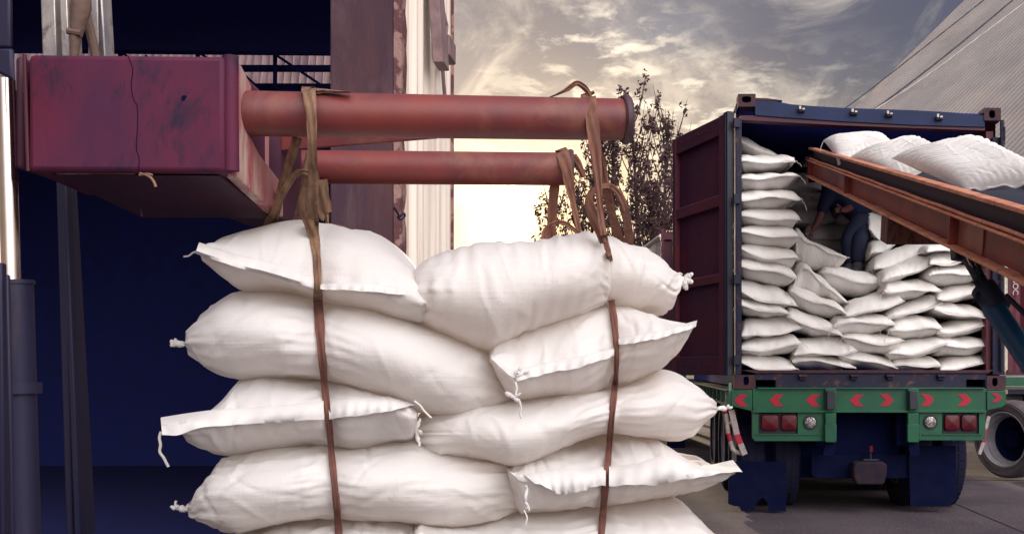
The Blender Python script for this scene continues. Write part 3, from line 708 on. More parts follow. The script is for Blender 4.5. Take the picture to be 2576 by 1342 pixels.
# red/white guards
def guard(paths, par, nm):
    for pts, r_, cols in paths:
        g = None
        n = len(pts) - 1
        for i in range(n):
            q = B(); a, b = P(*pts[i]), P(*pts[i + 1]); q.tube([a, b], r_, 10)
            if g is None: g = q.build(nm, m_barw if cols[i] == 'w' else m_barr, par)
            else: q.build('painted_band', m_barw if cols[i] == 'w' else m_barr, g)
dg = DC + .02
guard([([(1822, 1018, dg), (1826, 1040, dg), (1832, 1088, dg), (1838, 1108, dg), (1843, 1128, dg), (1852, 1136, dg), (1872, 1140, dg)], .022, 'rwrwww'),
       ([(1838, 1060, dg), (1850, 1074, dg)], .02, 'w')], tl, 'side_guard')
def flatbar(pts, wpx, d, cols, par, nm):
    g = None
    for i in range(len(pts) - 1):
        (x0, y0), (x1, y1) = pts[i], pts[i + 1]; L = math.hypot(x1 - x0, y1 - y0); nx, ny = -(y1 - y0) / L * wpx / 2, (x1 - x0) / L * wpx / 2
        q = B(); q.pp([(x0 - nx, y0 - ny), (x1 - nx, y1 - ny), (x1 + nx, y1 + ny), (x0 + nx, y0 + ny)], d, .03)
        o = q.build(nm if g is None else 'painted_band', m_barw if cols[i] == 'w' else m_barr, par if g is None else g, bevel=.004)
        g = g or o
flatbar([(1840, 1030), (1854, 1092), (1863, 1115), (1874, 1143)], 15, DC - .03, 'wrw', tl, 'guard_plate')
flatbar([(2488, 1046), (2480, 1078), (2474, 1112), (2464, 1142)], 9, DC + .6, 'wrw', tl, 'guard_plate')
q = B(); q.tube([P(2404, 1108, DC + .4), P(2404, 1130, DC + .4), P(2406, 1134, DC + .4), P(2432, 1134, DC + .4)], .012, 8); q.build('step_bar', m_barw, tl)

# ------------------------------------------------------------------ neighbouring truck on the right
t2 = thing('container_truck', 'neighbouring truck at the right edge with maroon container and grey wheel', 'truck', (4.9, 12.5, 0))
DT = 12.4
q = B(); n = 60; vv = []
x0t = P(2536, 0, DT).x
for k in range(n + 1):
    x = x0t + 3.2 * k / n; h = (0, 0, .04, .04)[k % 4]
    vv += [(x, DT + h, Zr(936, DT)), (x, DT + h, Zr(600, DT))]
q.add(vv, [(2 * k, 2 * k + 2, 2 * k + 3, 2 * k + 1) for k in range(n)]); q.box(x0t, x0t + 3.2, DT + .06, DT + 3, Zr(936, DT), Zr(600, DT))
q.build('container_body', m_cred2, t2, sharp=20)
q = B(); q.pr(2529, 600, 2535, 930, DT - .05, .03); lr = q.build('lock_rod', m_whites, t2)
q = B(); q.pr(2530, 935, 2700, 943, DT - .05, .1); q.build('bottom_rail', m_rusty, t2)
q = B(); q.pr(2530, 948, 2700, 970, DT - .08, .1); q.pr(2530, 972, 2700, 975, DT - .10, .1); q.build('green_rail', m_green, t2, bevel=.004)
q = B(); q.pr(2535, 980, 2700, 990, DT - .02, .1); q.build('lower_rail', m_mast, t2)
ax = Vector((-.86, -.51, 0)).normalized()
wc = P(2537, 1104, 12.15) + Vector((.06, .06, 0))
q = B(); q.lathe(wc, ax, [(-.12, .27), (-.15, .33), (-.15, .43), (-.12, .452), (-.06, .458), (.06, .458), (.12, .452), (.15, .43), (.155, .38), (.15, .335), (.135, .32)], 72); fw = q.build('wheel', m_tyre2, t2)
q = B(); q.lathe(wc, ax, [(.150, .330), (.155, .318), (.145, .305), (.09, .297), (.085, .275), (-.02, .262)], 64); q.build('rim', m_rimst, fw)
q = B(); q.lathe(wc, ax, [(-.02, .262), (-.05, .20), (-.06, .12), (.0, .11), (.01, .001)], 48); q.build('hub', m_under, fw)
for rr_ in (.345, .405):
    q = B(); q.lathe(wc, ax, [(.151, rr_), (.158, rr_ + .004), (.151, rr_ + .008)], 64); q.build('sidewall_ring', m_tyre2, fw)
q = B(); q.box(4.75, 8.5, 12.7, 15, .35, Zr(985, DT)); q.build('underbody', m_under, t2)
tx = bpy.data.curves.new('container_lettering', 'FONT'); tx.body = 'RBOC'; tx.size = .095; tx.extrude = .001; tx.align_x = 'LEFT'
tmp_ = bpy.data.objects.new('tmp', tx); scene.collection.objects.link(tmp_); bpy.context.view_layer.update()
tme = bpy.data.meshes.new_from_object(tmp_.evaluated_get(bpy.context.evaluated_depsgraph_get())); bpy.data.objects.remove(tmp_)
txo = bpy.data.objects.new('container_lettering', tme); scene.collection.objects.link(txo); txo.parent = t2
txo.location = P(2548, 688, DT - .02) - t2.location; txo.rotation_euler = (R(90), R(90), 0); tme.materials.clear(); tme.materials.append(m_letter)

# ------------------------------------------------------------------ sacks
def wrinkle(T, TH, L, Rr, rnd, endamp, creases, camp, gather=0.0, lump=.006, front=None, gfreq=62):
    D = np.zeros_like(T)
    s = T * L
    for sgn in (0, 1):
        dist = s if sgn == 0 else L - s
        k1 = rnd.uniform(9, 13); k2 = rnd.uniform(17, 23); ph = rnd.uniform(0, 6)
        fold = np.sin(k1 * TH + ph + 1.5 * np.sin(dist * 9 + ph)) * .6 + np.sin(k2 * TH + 2 * ph + 2.2 * np.sin(dist * 7)) * .4
        D += endamp * fold * np.exp(-(dist / (.13 * L)) ** 1.2) * np.clip(dist / (.03 * L), 0, 1)
    C = TH * Rr
    per = 2 * math.pi * Rr
    for _ in range(creases):
        s0, c0 = rnd.uniform(.04, .96) * L, rnd.uniform(0, per)
        an = rnd.uniform(0, math.pi) if rnd.random() < .45 else math.pi / 2 + rnd.gauss(0, .35)
        ln = rnd.uniform(.05, .17) * (L / .9); wd = rnd.uniform(.004, .013); am = camp * rnd.uniform(.4, 1.2) * (1 if rnd.random() < .5 else -1)
        ds = s - s0; dc = (C - c0 + per / 2) % per - per / 2
        al = ds * math.cos(an) + dc * math.sin(an); ac = -ds * math.sin(an) + dc * math.cos(an) + rnd.uniform(-2, 2) * al * al
        D += am * np.exp(-(ac / wd) ** 2) * np.exp(-(al / ln) ** 2)
    if gather:
        ph = rnd.uniform(0, 6)
        m_ = .55 + .45 * np.sin(s * 11 + ph) * np.sin(TH * 2 + ph)
        D += gather * m_ * (np.sin(s * gfreq + 1.3 * np.sin(TH * 2.3 + ph) + 2 * np.sin(s * 13)) + .6 * np.sin(s * 171 + ph + 1.8 * np.sin(TH * 1.7)))
    if front is not None:
        amp, cfr = front
        ph = rnd.uniform(0, 6)
        near = np.exp(-(np.abs((TH + math.pi) % (2 * math.pi) - math.pi) / .55) ** 1.3)
        D += amp * near * (np.sin(s * cfr + ph + 1.6 * np.sin(s * 17)) * .6 + .5 * np.sin(s * cfr * 2.1 + 2 * ph + 2 * np.sin(s * 9 + TH * 3)))
    for _ in range(5):
        a, b, c = rnd.uniform(3, 12), rnd.randint(1, 3), rnd.uniform(0, 6)
        D += lump * .45 * np.sin(a * s / L * 1.6 + b * TH + c)
    return D

ALL_BVH = []
def sack(name, label, cat, group, top, bot, seam, dref, b, endon, vdir=Vector((0, 1, 0)), nu=100, ntt=72, seed=0, mat=None, tp_=(2.6, .5), gfreq=62,
         dents=(), endamp=.006, creases=60, camp=.003, gather=0, lump=.006, frontw=None, q_=.5, pw=2.2, back=None, origin=None):
    rnd = random.Random(seed)
    x0, x1 = top[0][0], top[-1][0]
    t = (1 - np.cos(np.linspace(0.012, math.pi - .012, nu))) / 2
    t = .6 * t + .4 * np.linspace(.001, .999, nu)
    xs = x0 + (x1 - x0) * t
    yt = pchip(top, xs); yb = pchip(bot, xs)
    ys = pchip(seam, xs) if seam else (yt + yb) / 2
    ys = np.clip(ys, yt + .06 * (yb - yt), yb - .06 * (yb - yt))
    v = np.array(vdir)
    rx, rz = (xs - PX) / F, lambda y: (HY - y) / F
    tt_ = dref / (rx * v[0] + 1 * v[1])
    base = np.stack([rx * tt_, tt_], 1)          # horizontal base at reference plane
    zt, zb, zs = CZ + tt_ * rz(yt), CZ + tt_ * rz(yb), CZ + tt_ * rz(ys)
    if endon:
        bi = b * (1 - np.abs(2 * t - 1) ** 7) ** .4 + .002
        cen = bi.copy()                       # front stays at reference plane
    else:
        bi = b * (1 - np.abs(2 * t - 1) ** tp_[0]) ** tp_[1] + .004
        cen = np.full_like(bi, b * .55)
    TH = np.linspace(0, 2 * math.pi, ntt, endpoint=False)
    yl = -np.cos(TH)
    g = (1 - np.abs(yl) ** pw) ** q_
    up = np.sin(TH) >= 0
    dent = np.zeros(nu); pinch = np.zeros(nu)
    for xc, wpx, am in dents:
        e = np.exp(-np.abs((xs - xc) / wpx) ** 1.5)
        dent += am * e; pinch += .07 * e
    zmid = (zt + zb) / 2
    ztt, zbb = zt.copy(), zb.copy()
    for it in range(4):
        YL = yl[None, :]
        ZS = zs[:, None] * (1 - YL) / 2 + zmid[:, None] * (1 + YL) / 2
        top_h = (ztt[:, None] - ZS) * (1 - pinch[:, None]); bot_h = (ZS - zbb[:, None]) * (1 - pinch[:, None])
        Z = np.where(up[None, :], ZS + top_h * g[None, :], ZS - bot_h * g[None, :])
        off = cen[:, None] + (bi - dent * .0)[:, None] * YL
        off = np.where(YL < .3, off + dent[:, None] * np.clip(1 - g[None, :] * .35, 0, 1) * np.clip((.3 - YL) / .7, 0, 1), off)
        X = base[:, 0:1] + v[0] * off; Y = base[:, 1:2] + v[1] * off
        if it == 3: break
        py = HY - F * (Z - CZ) / Y
        msk = (YL <= .15)
        pt = np.where(msk, py, 1e9).min(1); pb = np.where(msk, py, -1e9).max(1)
        ztt += (pt - yt) * tt_ / F * .9; zbb += (pb - yb) * tt_ / F * .9
    L = float(abs(x1 - x0) / F * dref); Rr = .16 * L / .9 + .05
    Tm, THm = np.meshgrid(t, TH, indexing='ij')
    D = wrinkle(Tm, THm, L, Rr, rnd, endamp, creases, camp, gather, lump, frontw, gfreq)
    for xc, wpx, am in dents:
        dxp = np.abs(xs - xc)[:, None] / wpx
        D += .0022 * np.exp(-((dxp - 1.3) / 1.1) ** 2) * np.sin(26 * np.sin(THm) + 2.5 * np.sign(xs - xc)[:, None] + seed + dxp * 1.2) * (np.cos(THm) > -.2)
    D *= np.clip(np.minimum(t, 1 - t) / .03, 0, 1)[:, None]
    Pn = np.stack([X, Y, Z], -1)
    du = np.gradient(Pn, axis=0); dv = np.roll(Pn, -1, 1) - np.roll(Pn, 1, 1)
    nn = np.cross(du, dv); nn /= (np.linalg.norm(nn, axis=-1, keepdims=True) + 1e-9)
    cc = Pn.mean(axis=1, keepdims=True)
    s_ = np.sign(((Pn - cc) * nn).sum(-1).mean())
    nn *= s_
    Pn = Pn + nn * D[..., None]
    q = B(); n = ntt
    vs_ = Pn.reshape(-1, 3).tolist()
    fs = [(i * n + k, (i + 1) * n + k, (i + 1) * n + (k + 1) % n, i * n + (k + 1) % n) for i in range(nu - 1) for k in range(n)]
    fs += [tuple(range(n)), tuple(range((nu - 1) * n, nu * n))[::-1]]
    if s_ < 0: fs = [f[::-1] for f in fs]
    q.add(vs_, fs)
    o = q.build(name, mat or m_sack, label=label, cat=cat, group=group, sharp=70)
    bv = BVHTree.FromPolygons([Vector(p) for p in vs_], fs)
    ALL_BVH.append(bv)
    fr = Pn[:, 0, :]                           # front seam line
    return o, bv, fr, (xs, ys)

CAM = Vector((0, 0, CZ))
def cast(bvs, x, y, far=1e9):
    r = Vector(((x - PX) / F, 1, (HY - y) / F)).normalized()
    best = None
    for bv in bvs:
        h = bv.ray_cast(CAM, r)
        if h[0] is not None and (best is None or h[3] < best[1]): best = (h[0], h[3])
    return best[0].y if best else None
def hem(par, bv, up, lo, out0=.006, out1=.016, n=60, dflt=None, seed=0, rip=2.5, name='hem'):
    rnd = random.Random(seed); ph = [rnd.uniform(0, 6) for _ in range(4)]
    xa = np.linspace(up[0][0], up[-1][0], n); xb = np.linspace(lo[0][0], lo[-1][0], n)
    ya, yb_ = pchip(up, xa), pchip(lo, xb)
    rows = 5; G = []
    for j in range(rows):
        f = j / (rows - 1); row = []; ds = []
        for i in range(n):
            x = xa[i] * (1 - f) + xb[i] * f; y = ya[i] * (1 - f) + yb_[i] * f
            y += .45 * rip * f * (math.sin(i * .30 + ph[0]) + .6 * math.sin(i * .75 + ph[1]))
            ds.append(cast([bv], x, y)); row.append((x, y))
        ok = [i for i in range(n) if ds[i] is not None]
        if ok: dd_ = np.interp(range(n), ok, [ds[i] for i in ok])
        else: dd_ = np.full(n, dflt if dflt else G[-1][0][0].y)
        dp = np.pad(dd_, 3, 'edge'); dd_ = np.min([dp[k:k + n] for k in range(7)], axis=0); dd_ = np.convolve(np.pad(dd_, 3, 'edge'), np.ones(7) / 7, 'valid')
        G.append([(P(x, y, dd_[i] - out0 - (out1 - out0) * f - .0035 * (1 + math.sin(i * .8 + ph[2] + 2 * f)) * f), 0) for i, (x, y) in enumerate(row)])
    q = B(); vs_ = [g_[0] for r_ in G for g_ in r_]; m = len(vs_)
    vs2 = [v_ + Vector((0, .003, 0)) for v_ in vs_]
    fs = [(j * n + i, (j + 1) * n + i, (j + 1) * n + i + 1, j * n + i + 1) for j in range(rows - 1) for i in range(n - 1)]
    f2 = [tuple(m + a for a in f[::-1]) for f in fs]
    rimi = [i for i in range(n)] + [j * n + n - 1 for j in range(1, rows)] + [(rows - 1) * n + i for i in range(n - 2, -1, -1)] + [j * n for j in range(rows - 2, 0, -1)]
    f3 = [(rimi[k], rimi[(k + 1) % len(rimi)], m + rimi[(k + 1) % len(rimi)], m + rimi[k]) for k in range(len(rimi))]
    q.add(vs_ + vs2, fs + f2 + f3)
    return q.build(name, m_hem, par, sharp=60)
def thread(par, pts, d, r=.0022, name='thread'):
    q = B(); q.tube([Vector(p) for p in catmull([tuple(P(x, y, d)) for x, y in pts], 5)], r, 6); q.build(name, m_thread, par)

# foreground bundle: plane facing the camera
vd = Vector(((1130 - PX) / F, 1, 0)).normalized()
FR = 2.56                              # distance of the front faces along vd
G1 = 'sacks slung under the forklift poles'
def fs_(key, label, top, bot, seam, endon, b, seed, extra=0.0, **k):
    top = [(x, y - 6 * min(1, 6 * min(i, len(top) - 1 - i) / len(top))) for i, (x, y) in enumerate(top)]; bot = [(x, y + 7 * min(1, 6 * min(i, len(bot) - 1 - i) / len(bot))) for i, (x, y) in enumerate(bot)]
    return sack('filled_sack', label, 'sack', G1, top, bot, seam, FR + extra + (0 if endon else .12), b, endon, vd, nu=k.pop('nu', 170), ntt=104, seed=seed, **k)
sk = {}
sk['A'] = fs_('A', 'white sack at the top left of the slung bundle with a hem along its front',
  [(497, 624), (525, 600), (600, 578), (670, 568), (750, 565), (860, 573), (920, 588), (980, 623), (1030, 666), (1060, 720), (1078, 775)],
  [(497, 634), (520, 688), (575, 735), (680, 745), (800, 770), (900, 800), (1000, 820), (1050, 818), (1078, 785)],
  [(497, 628), (600, 666), (700, 692), (800, 722), (920, 732), (1025, 740), (1078, 760)], True, .40, 1, dents=[(796, 38, .040)], q_=.62, pw=2.6, creases=70, frontw=(.0022, 60))
sk['B'] = fs_('B', 'plump white sack with vertical gathers in the middle of the top layer',
  [(1020, 735), (1028, 708), (1058, 664), (1100, 643), (1150, 630), (1250, 617), (1400, 602), (1490, 590), (1525, 612), (1543, 660), (1550, 725)],
  [(1020, 741), (1035, 780), (1060, 812), (1120, 835), (1180, 862), (1240, 882), (1300, 852), (1400, 815), (1500, 778), (1540, 766), (1550, 740)],
  None, False, .27, 2, extra=-.035, gather=.0018, gfreq=140, nu=260, tp_=(4.5, .42), creases=90, camp=.0026)
sk['C'] = fs_('C', 'white sack with a knotted end sticking out right of the top layer',
  [(1420, 650), (1470, 612), (1520, 600), (1560, 605), (1620, 628), (1680, 664), (1712, 690), (1730, 697)],
  [(1420, 680), (1470, 750), (1550, 780), (1640, 784), (1685, 792), (1702, 760), (1713, 718), (1730, 704)],
  None, False, .24, 3, extra=.10, creases=90, camp=.005, endamp=.010)
sk['D'] = fs_('D', 'long smooth white sack across the left of the second layer',
  [(437, 860), (455, 830), (500, 782), (580, 733), (650, 735), (800, 768), (900, 785), (1050, 815), (1150, 845), (1240, 888), (1280, 955), (1296, 1000)],
  [(437, 868), (470, 900), (530, 932), (600, 946), (700, 948), (820, 955), (940, 985), (1050, 1030), (1150, 1045), (1230, 1032), (1280, 1012), (1296, 1005)],
  None, False, .28, 4, dents=[(810, 42, .045)], creases=110, camp=.003)
sk['E'] = fs_('E', 'white sack with a loose open hem at the right of the second layer',
  [(1236, 895), (1260, 860), (1310, 830), (1400, 800), (1540, 767), (1600, 775), (1680, 795), (1752, 815)],
  [(1236, 910), (1265, 945), (1290, 985), (1330, 1000), (1440, 995), (1550, 978), (1640, 960), (1700, 925), (1740, 860), (1752, 822)],
  [(1236, 902), (1300, 950), (1400, 932), (1500, 905), (1550, 885), (1650, 850), (1752, 818)], True, .36, 5, extra=.01, dents=[(1548, 36, .05)], q_=.62, pw=2.6, creases=110, camp=.004, frontw=(.003, 70))
sk['G'] = fs_('G', 'white sack with a wide flat hem and hanging cord left in the third layer',
  [(440, 1060), (470, 1040), (495, 1010), (522, 975), (560, 945), (700, 950), (830, 955), (900, 968), (960, 985), (1030, 1005), (1047, 1040)],
  [(440, 1085), (465, 1110), (495, 1126), (540, 1135), (650, 1125), (750, 1118), (830, 1125), (900, 1122), (980, 1112), (1030, 1100), (1047, 1060)],
  [(440, 1072), (560, 1062), (640, 1050), (700, 1045), (830, 1038), (950, 1020), (1047, 1050)], True, .40, 6, extra=.02, dents=[(826, 38, .045)], q_=.62, pw=2.6, creases=90, frontw=(.003, 60))
sk['H'] = fs_('H', 'long white sack across the right of the third layer with a pointed tip',
  [(1033, 1105), (1045, 1062), (1120, 1037), (1290, 1010), (1500, 985), (1600, 965), (1670, 937), (1700, 942), (1750, 965), (1790, 992), (1812, 1018), (1833, 1024)],
  [(1033, 1118), (1060, 1136), (1150, 1145), (1220, 1157), (1290, 1166), (1380, 1132), (1460, 1102), (1540, 1090), (1650, 1092), (1735, 1096), (1790, 1060), (1815, 1036), (1833, 1028)],
  None, False, .28, 7, dents=[(1541, 40, .045)], creases=120, camp=.003, endamp=.009)
sk['I'] = fs_('I', 'long creased white sack with a tied left tip in the fourth layer',
  [(442, 1275), (480, 1255), (500, 1205), (545, 1142), (700, 1125), (840, 1125), (960, 1115), (1035, 1110), (1100, 1130), (1200, 1150), (1280, 1168), (1310, 1215), (1330, 1272)],
  [(442, 1282), (490, 1306), (560, 1327), (660, 1315), (760, 1302), (840, 1297), (960, 1303), (1100, 1310), (1200, 1307), (1280, 1298), (1330, 1280)],
  None, False, .28, 8, dents=[(840, 40, .05)], creases=150, camp=.004, endamp=.010)
sk['J'] = fs_('J', 'white sack with a crumpled folded flap at the right of the fourth layer',
  [(1283, 1180), (1320, 1142), (1400, 1115), (1500, 1097), (1600, 1090), (1700, 1100), (1760, 1130), (1800, 1158), (1835, 1165), (1850, 1185)],
  [(1283, 1192), (1305, 1240), (1330, 1282), (1400, 1280), (1500, 1270), (1600, 1258), (1700, 1245), (1790, 1225), (1830, 1210), (1850, 1192)],
  [(1283, 1186), (1360, 1215), (1480, 1210), (1600, 1200), (1720, 1188), (1850, 1188)], True, .40, 9, extra=.01, dents=[(1527, 38, .045)], q_=.62, pw=2.6, creases=140, camp=.005, frontw=(.005, 60))
sk['K'] = fs_('K', 'white sack at the bottom left of the slung bundle cut by the frame',
  [(560, 1350), (620, 1316), (700, 1292), (800, 1280), (900, 1276), (1000, 1288), (1044, 1325)],
  [(560, 1380), (620, 1430), (800, 1455), (950, 1450), (1040, 1400)], None, True, .40, 10, extra=.02, dents=[(851, 38, .04)], creases=90, camp=.004, pw=2.4, q_=.5)
sk['L'] = fs_('L', 'long white sack at the bottom right of the slung bundle cut by the frame',
  [(1032, 1335), (1060, 1292), (1200, 1284), (1400, 1268), (1520, 1254), (1650, 1245), (1745, 1241), (1800, 1290), (1840, 1337), (1872, 1385)],
  [(1036, 1380), (1100, 1450), (1300, 1458), (1600, 1452), (1800, 1435), (1872, 1395)], None, True, .40, 11, extra=.02, dents=[(1518, 38, .045)], creases=140, camp=.004, pw=2.4, q_=.5)
FGB = [sk[k][1] for k in sk]
hem(sk['A'][0], sk['A'][1], [(501, 609), (600, 640), (692, 662), (787, 700)], [(491, 637), (590, 670), (696, 699), (787, 724)], seed=1, rip=1.0)
hem(sk['A'][0], sk['A'][1], [(806, 714), (900, 711), (1015, 724)], [(806, 727), (900, 731), (1022, 742)], seed=2, rip=1.5)
hem(sk['G'][0], sk['G'][1], [(404, 1049), (473, 1038), (537, 1030), (664, 1022), (813, 1007)], [(408, 1092), (436, 1094), (516, 1073), (643, 1065), (815, 1054)], seed=3, rip=1.8)
hem(sk['G'][0], sk['G'][1], [(826, 1006), (967, 996), (1037, 979)], [(828, 1053), (962, 1036), (1043, 1018)], seed=4, rip=1.8)
hem(sk['E'][0], sk['E'][1], [(1295, 932), (1364, 913), (1450, 897), (1545, 876)], [(1300, 960), (1364, 941), (1450, 925), (1545, 894)], seed=5, rip=3)
hem(sk['E'][0], sk['E'][1], [(1556, 852), (1650, 833), (1754, 805)], [(1556, 867), (1650, 852), (1750, 822)], seed=6, rip=2)
hem(sk['J'][0], sk['J'][1], [(1318, 1192), (1400, 1178), (1474, 1176), (1524, 1172)], [(1345, 1212), (1422, 1242), (1480, 1228), (1524, 1219)], out1=.03, seed=7, rip=4, name='flap')
hem(sk['J'][0], sk['J'][1], [(1532, 1172), (1589, 1167), (1676, 1146), (1763, 1170), (1844, 1156)], [(1532, 1220), (1624, 1219), (1722, 1206), (1797, 1192), (1868, 1186)], out1=.03, seed=8, rip=4, name='flap')
DTH = 2.50
thread(sk['A'][0], [(494, 632), (484, 636), (475, 643), (462, 645)], DTH + .05)
thread(sk['G'][0], [(405, 1085), (401, 1100), (404, 1118), (402, 1135), (412, 1150), (418, 1162), (424, 1173)], DTH + .05, .0035, 'cord')
thread(sk['G'][0], [(1042, 1008), (1058, 1020), (1066, 1032), (1085, 1050)], DTH, .003, 'cord')
thread(sk['D'][0], [(1305, 1005), (1311, 1025), (1308, 1040), (1313, 1052)], DTH + .03, .003, 'cord')
thread(sk['I'][0], [(446, 1275), (441, 1268), (443, 1258)], DTH + .1, .003, 'cord')
thread(sk['E'][0], [(1296, 960), (1300, 975), (1297, 992)], DTH, .003, 'cord')
thread(sk['J'][0], [(1318, 1282), (1326, 1300), (1322, 1318)], DTH, .002, 'cord')
def knot(par, cx, cy, d, lobes, s=1.0, seed=0, name='tied_end'):
    rnd = random.Random(seed); q = B()
    for ang, ln, wd in lobes:
        a = R(ang); pts = []; rr = []
        for i in range(7):
            f = i / 6; pts.append(P(cx + math.cos(a) * ln * f * s + rnd.uniform(-1.5, 1.5), cy - math.sin(a) * ln * f * s + rnd.uniform(-1.5, 1.5), d + rnd.uniform(-.004, .004)))
            rr.append(wd * s * d / F * (.35 + .65 * math.sin(math.pi * min(f * .85 + .15, 1) * .9)) * rnd.uniform(.85, 1.1))
        q.tube(pts, rr, 10)
    o = q.build(name, m_hem, par, sharp=60)
knot(sk['C'][0], 1722, 702, 2.86, [(35, 24, 8), (-20, 20, 8), (-80, 26, 8), (-110, 16, 7), (170, 22, 9)], seed=1)
knot(sk['D'][0], 1290, 998, 2.57, [(25, 24, 4), (-35, 24, 5), (150, 20, 7)], seed=2)
knot(sk['I'][0], 450, 1278, 2.66, [(170, 20, 6), (130, 12, 5), (-5, 24, 9)], seed=3)
knot(sk['H'][0], 1828, 1026, 2.80, [(10, 14, 4), (180, 22, 7), (60, 10, 3)], seed=4)
knot(sk['D'][0], 441, 864, 2.66, [(150, 12, 6), (210, 12, 6), (90, 14, 5), (0, 22, 10)], seed=5)
knot(sk['H'][0], 1046, 1082, 2.60, [(70, 34, 5), (-75, 40, 5), (-20, 14, 6)], seed=6)
knot(sk['J'][0], 1322, 1262, 2.54, [(86, 40, 5), (-65, 22, 5)], seed=7)
knot(sk['E'][0], 1300, 945, 2.55, [(65, 26, 4), (20, 34, 4)], seed=9)

# ------------------------------------------------------------------ sacks in the container
def c5(p): return (1823.9 + p[0] * .4687, 314.5 + p[1] * .4687)
GC = 'white sacks stacked in the open container'
def tsack(label, lt, rt, ytop, ybot, dref, seed, bow=None, dim=False, pk=.5, b=.36, group=GC, thr=True, hemon=True, flat=2.6):
    rnd = random.Random(seed)
    (xl, yl_), (xr, yr) = c5(lt), c5(rt); yt = 311 + ytop * .4687; yb = 317.5 + ybot * .4687
    n = 13; top = []; bot = []; seam = []
    ln = lambda f: yl_ * (1 - f) + yr * f
    pk1 = min(max(pk + rnd.uniform(-.12, .12), .2), .8)
    bw = bow if bow is not None else rnd.uniform(-.10, .28)
    mid = ln(.5)
    ht = max(min(ln(f) for f in (.3, .5, .7)) - yt, 5); hb = max(yb - max(ln(f) for f in (.3, .5, .7)), 5)
    k1, k2 = rnd.uniform(0, 6), rnd.uniform(0, 6)
    for i in range(n):
        f = i / (n - 1); x = xl + (xr - xl) * f
        fw = f ** (math.log(.5) / math.log(pk1)); e = (1 - abs(2 * fw - 1) ** (flat + 2.2)) ** .5
        e2 = (1 - abs(2 * (1 - (1 - f) ** (math.log(.5) / math.log(min(max(1 - pk1 + .1, .3), .7)))) - 1) ** (flat + 2.2)) ** .5
        wob = 1 + .05 * math.sin(5 * f + k1)
        top.append((x, ln(f) - (ht * wob) * e - .8)); bot.append((x, ln(f) + hb * e2 + .8))
        seam.append((x, ln(f) + bw * (yb - yt) * math.sin(math.pi * f) + .055 * (yb - yt) * math.sin(7 * f + k2)))
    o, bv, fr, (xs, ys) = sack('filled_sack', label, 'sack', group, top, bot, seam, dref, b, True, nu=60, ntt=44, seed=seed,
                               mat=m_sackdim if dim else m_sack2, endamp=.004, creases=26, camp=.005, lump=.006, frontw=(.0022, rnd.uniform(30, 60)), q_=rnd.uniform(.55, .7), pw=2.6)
    if hemon:
        q = B(); m = len(fr); vs_ = []; k = rnd.uniform(-.018, -.004); ph = rnd.uniform(0, 6); wdt = rnd.uniform(.028, .038)
        for i in range(m):
            p = Vector(fr[i]); f = i / (m - 1); rp = .005 * math.sin(f * 7 + ph) + .0015 * math.sin(f * 26 + 2 * ph)
            sx = (f - .5) * .010
            ov = Vector((sx, -wdt - .3 * rp, k + rp)); e_ = Vector((0, 0, .0035))
            vs_ += [p + e_ + Vector((0, .015, 0)), p + ov + e_, p + ov - e_, p - e_ + Vector((0, .015, 0))]
        fs = [(4 * i + a, 4 * i + (a + 1) % 4, 4 * i + 4 + (a + 1) % 4, 4 * i + 4 + a) for i in range(m - 1) for a in range(4)] + [(0, 1, 2, 3), (4 * m - 1, 4 * m - 2, 4 * m - 3, 4 * m - 4)]
        q.add(vs_, fs); q.build('hem', m_sackdim if dim else m_hem, o, sharp=50)
    if thr and rnd.random() < .6:
        e = Vector(fr[-1]) if rnd.random() < .7 else Vector(fr[0])
        q = B(); L = rnd.uniform(.05, .16); sg = 1 if e.x > fr[len(fr) // 2][0] else -1
        pts = [e + Vector((sg * (.012 * i + .006 * math.sin(2.3 * i)), -.02, -L * (i / 5) ** 1.3)) for i in range(6)]
        q.tube(pts, .0025, 5); q.build('thread', m_thread, o)
    return o, bv, fr
F0 = DC + .07
col1 = [  # left tip, right tip, ytop, ybot
    ('top', (76, 190), (376, 195), 168, 268), ('second', (74, 285), (397, 273), 264, 372), ('third', (72, 392), (404, 390), 356, 472), ('fourth', (72, 480), (404, 507), 447, 572),
    ('fifth', (70, 575), (401, 602), 538, 670), ('sixth', (70, 665), (398, 720), 638, 772), ('seventh', (72, 740), (388, 812), 720, 867), ('eighth', (70, 880), (386, 966), 842, 987),
    ('ninth', (72, 960), (352, 1012), 936, 1044), ('tenth', (84, 1130), (410, 1088), 1018, 1142), ('eleventh', (72, 1195), (412, 1168), 1128, 1237), ('twelfth', (72, 1265), (388, 1305), 1228, 1314)]
for i, (nm, a, b_, t_, bt) in enumerate(col1):
    tsack(f'{nm} white sack from the top of the left column inside the container', a, b_, t_, bt, F0 + (.02 if i % 2 else 0) + (.05 if i == 0 else 0), 100 + i, bow=(.05, .0, .0, .02, .02, .1, .02, .12, .0, .1, .12, .25)[i])
tsack('slumped grey-white sack lying on top of the left column', (60, 70), (310, 192), 85, 235, F0 + .25, 120, bow=.0, hemon=False, thr=False, flat=1.8)
colR = [('top', (1085, 675), (1270, 668), 642, 690), ('second', (1098, 745), (1345, 700), 670, 765), ('third', (1095, 805), (1400, 805), 763, 863), ('fourth', (1140, 930), (1432, 890), 858, 954),
        ('fifth', (1122, 985), (1440, 1045), 950, 1048), ('sixth', (1135, 1110), (1442, 1055), 1045, 1142), ('seventh', (1145, 1180), (1449, 1188), 1140, 1237), ('eighth', (1155, 1310), (1444, 1265), 1234, 1316)]
for i, (nm, a, b_, t_, bt) in enumerate(colR):
    tsack(f'{nm} white sack from the top of the right column inside the container', a, b_, t_, bt, F0 + .03 + (.02 if i % 2 else 0), 140 + i, bow=(0, .1, -.1, .05, -.02, .12, .0, .05)[i])
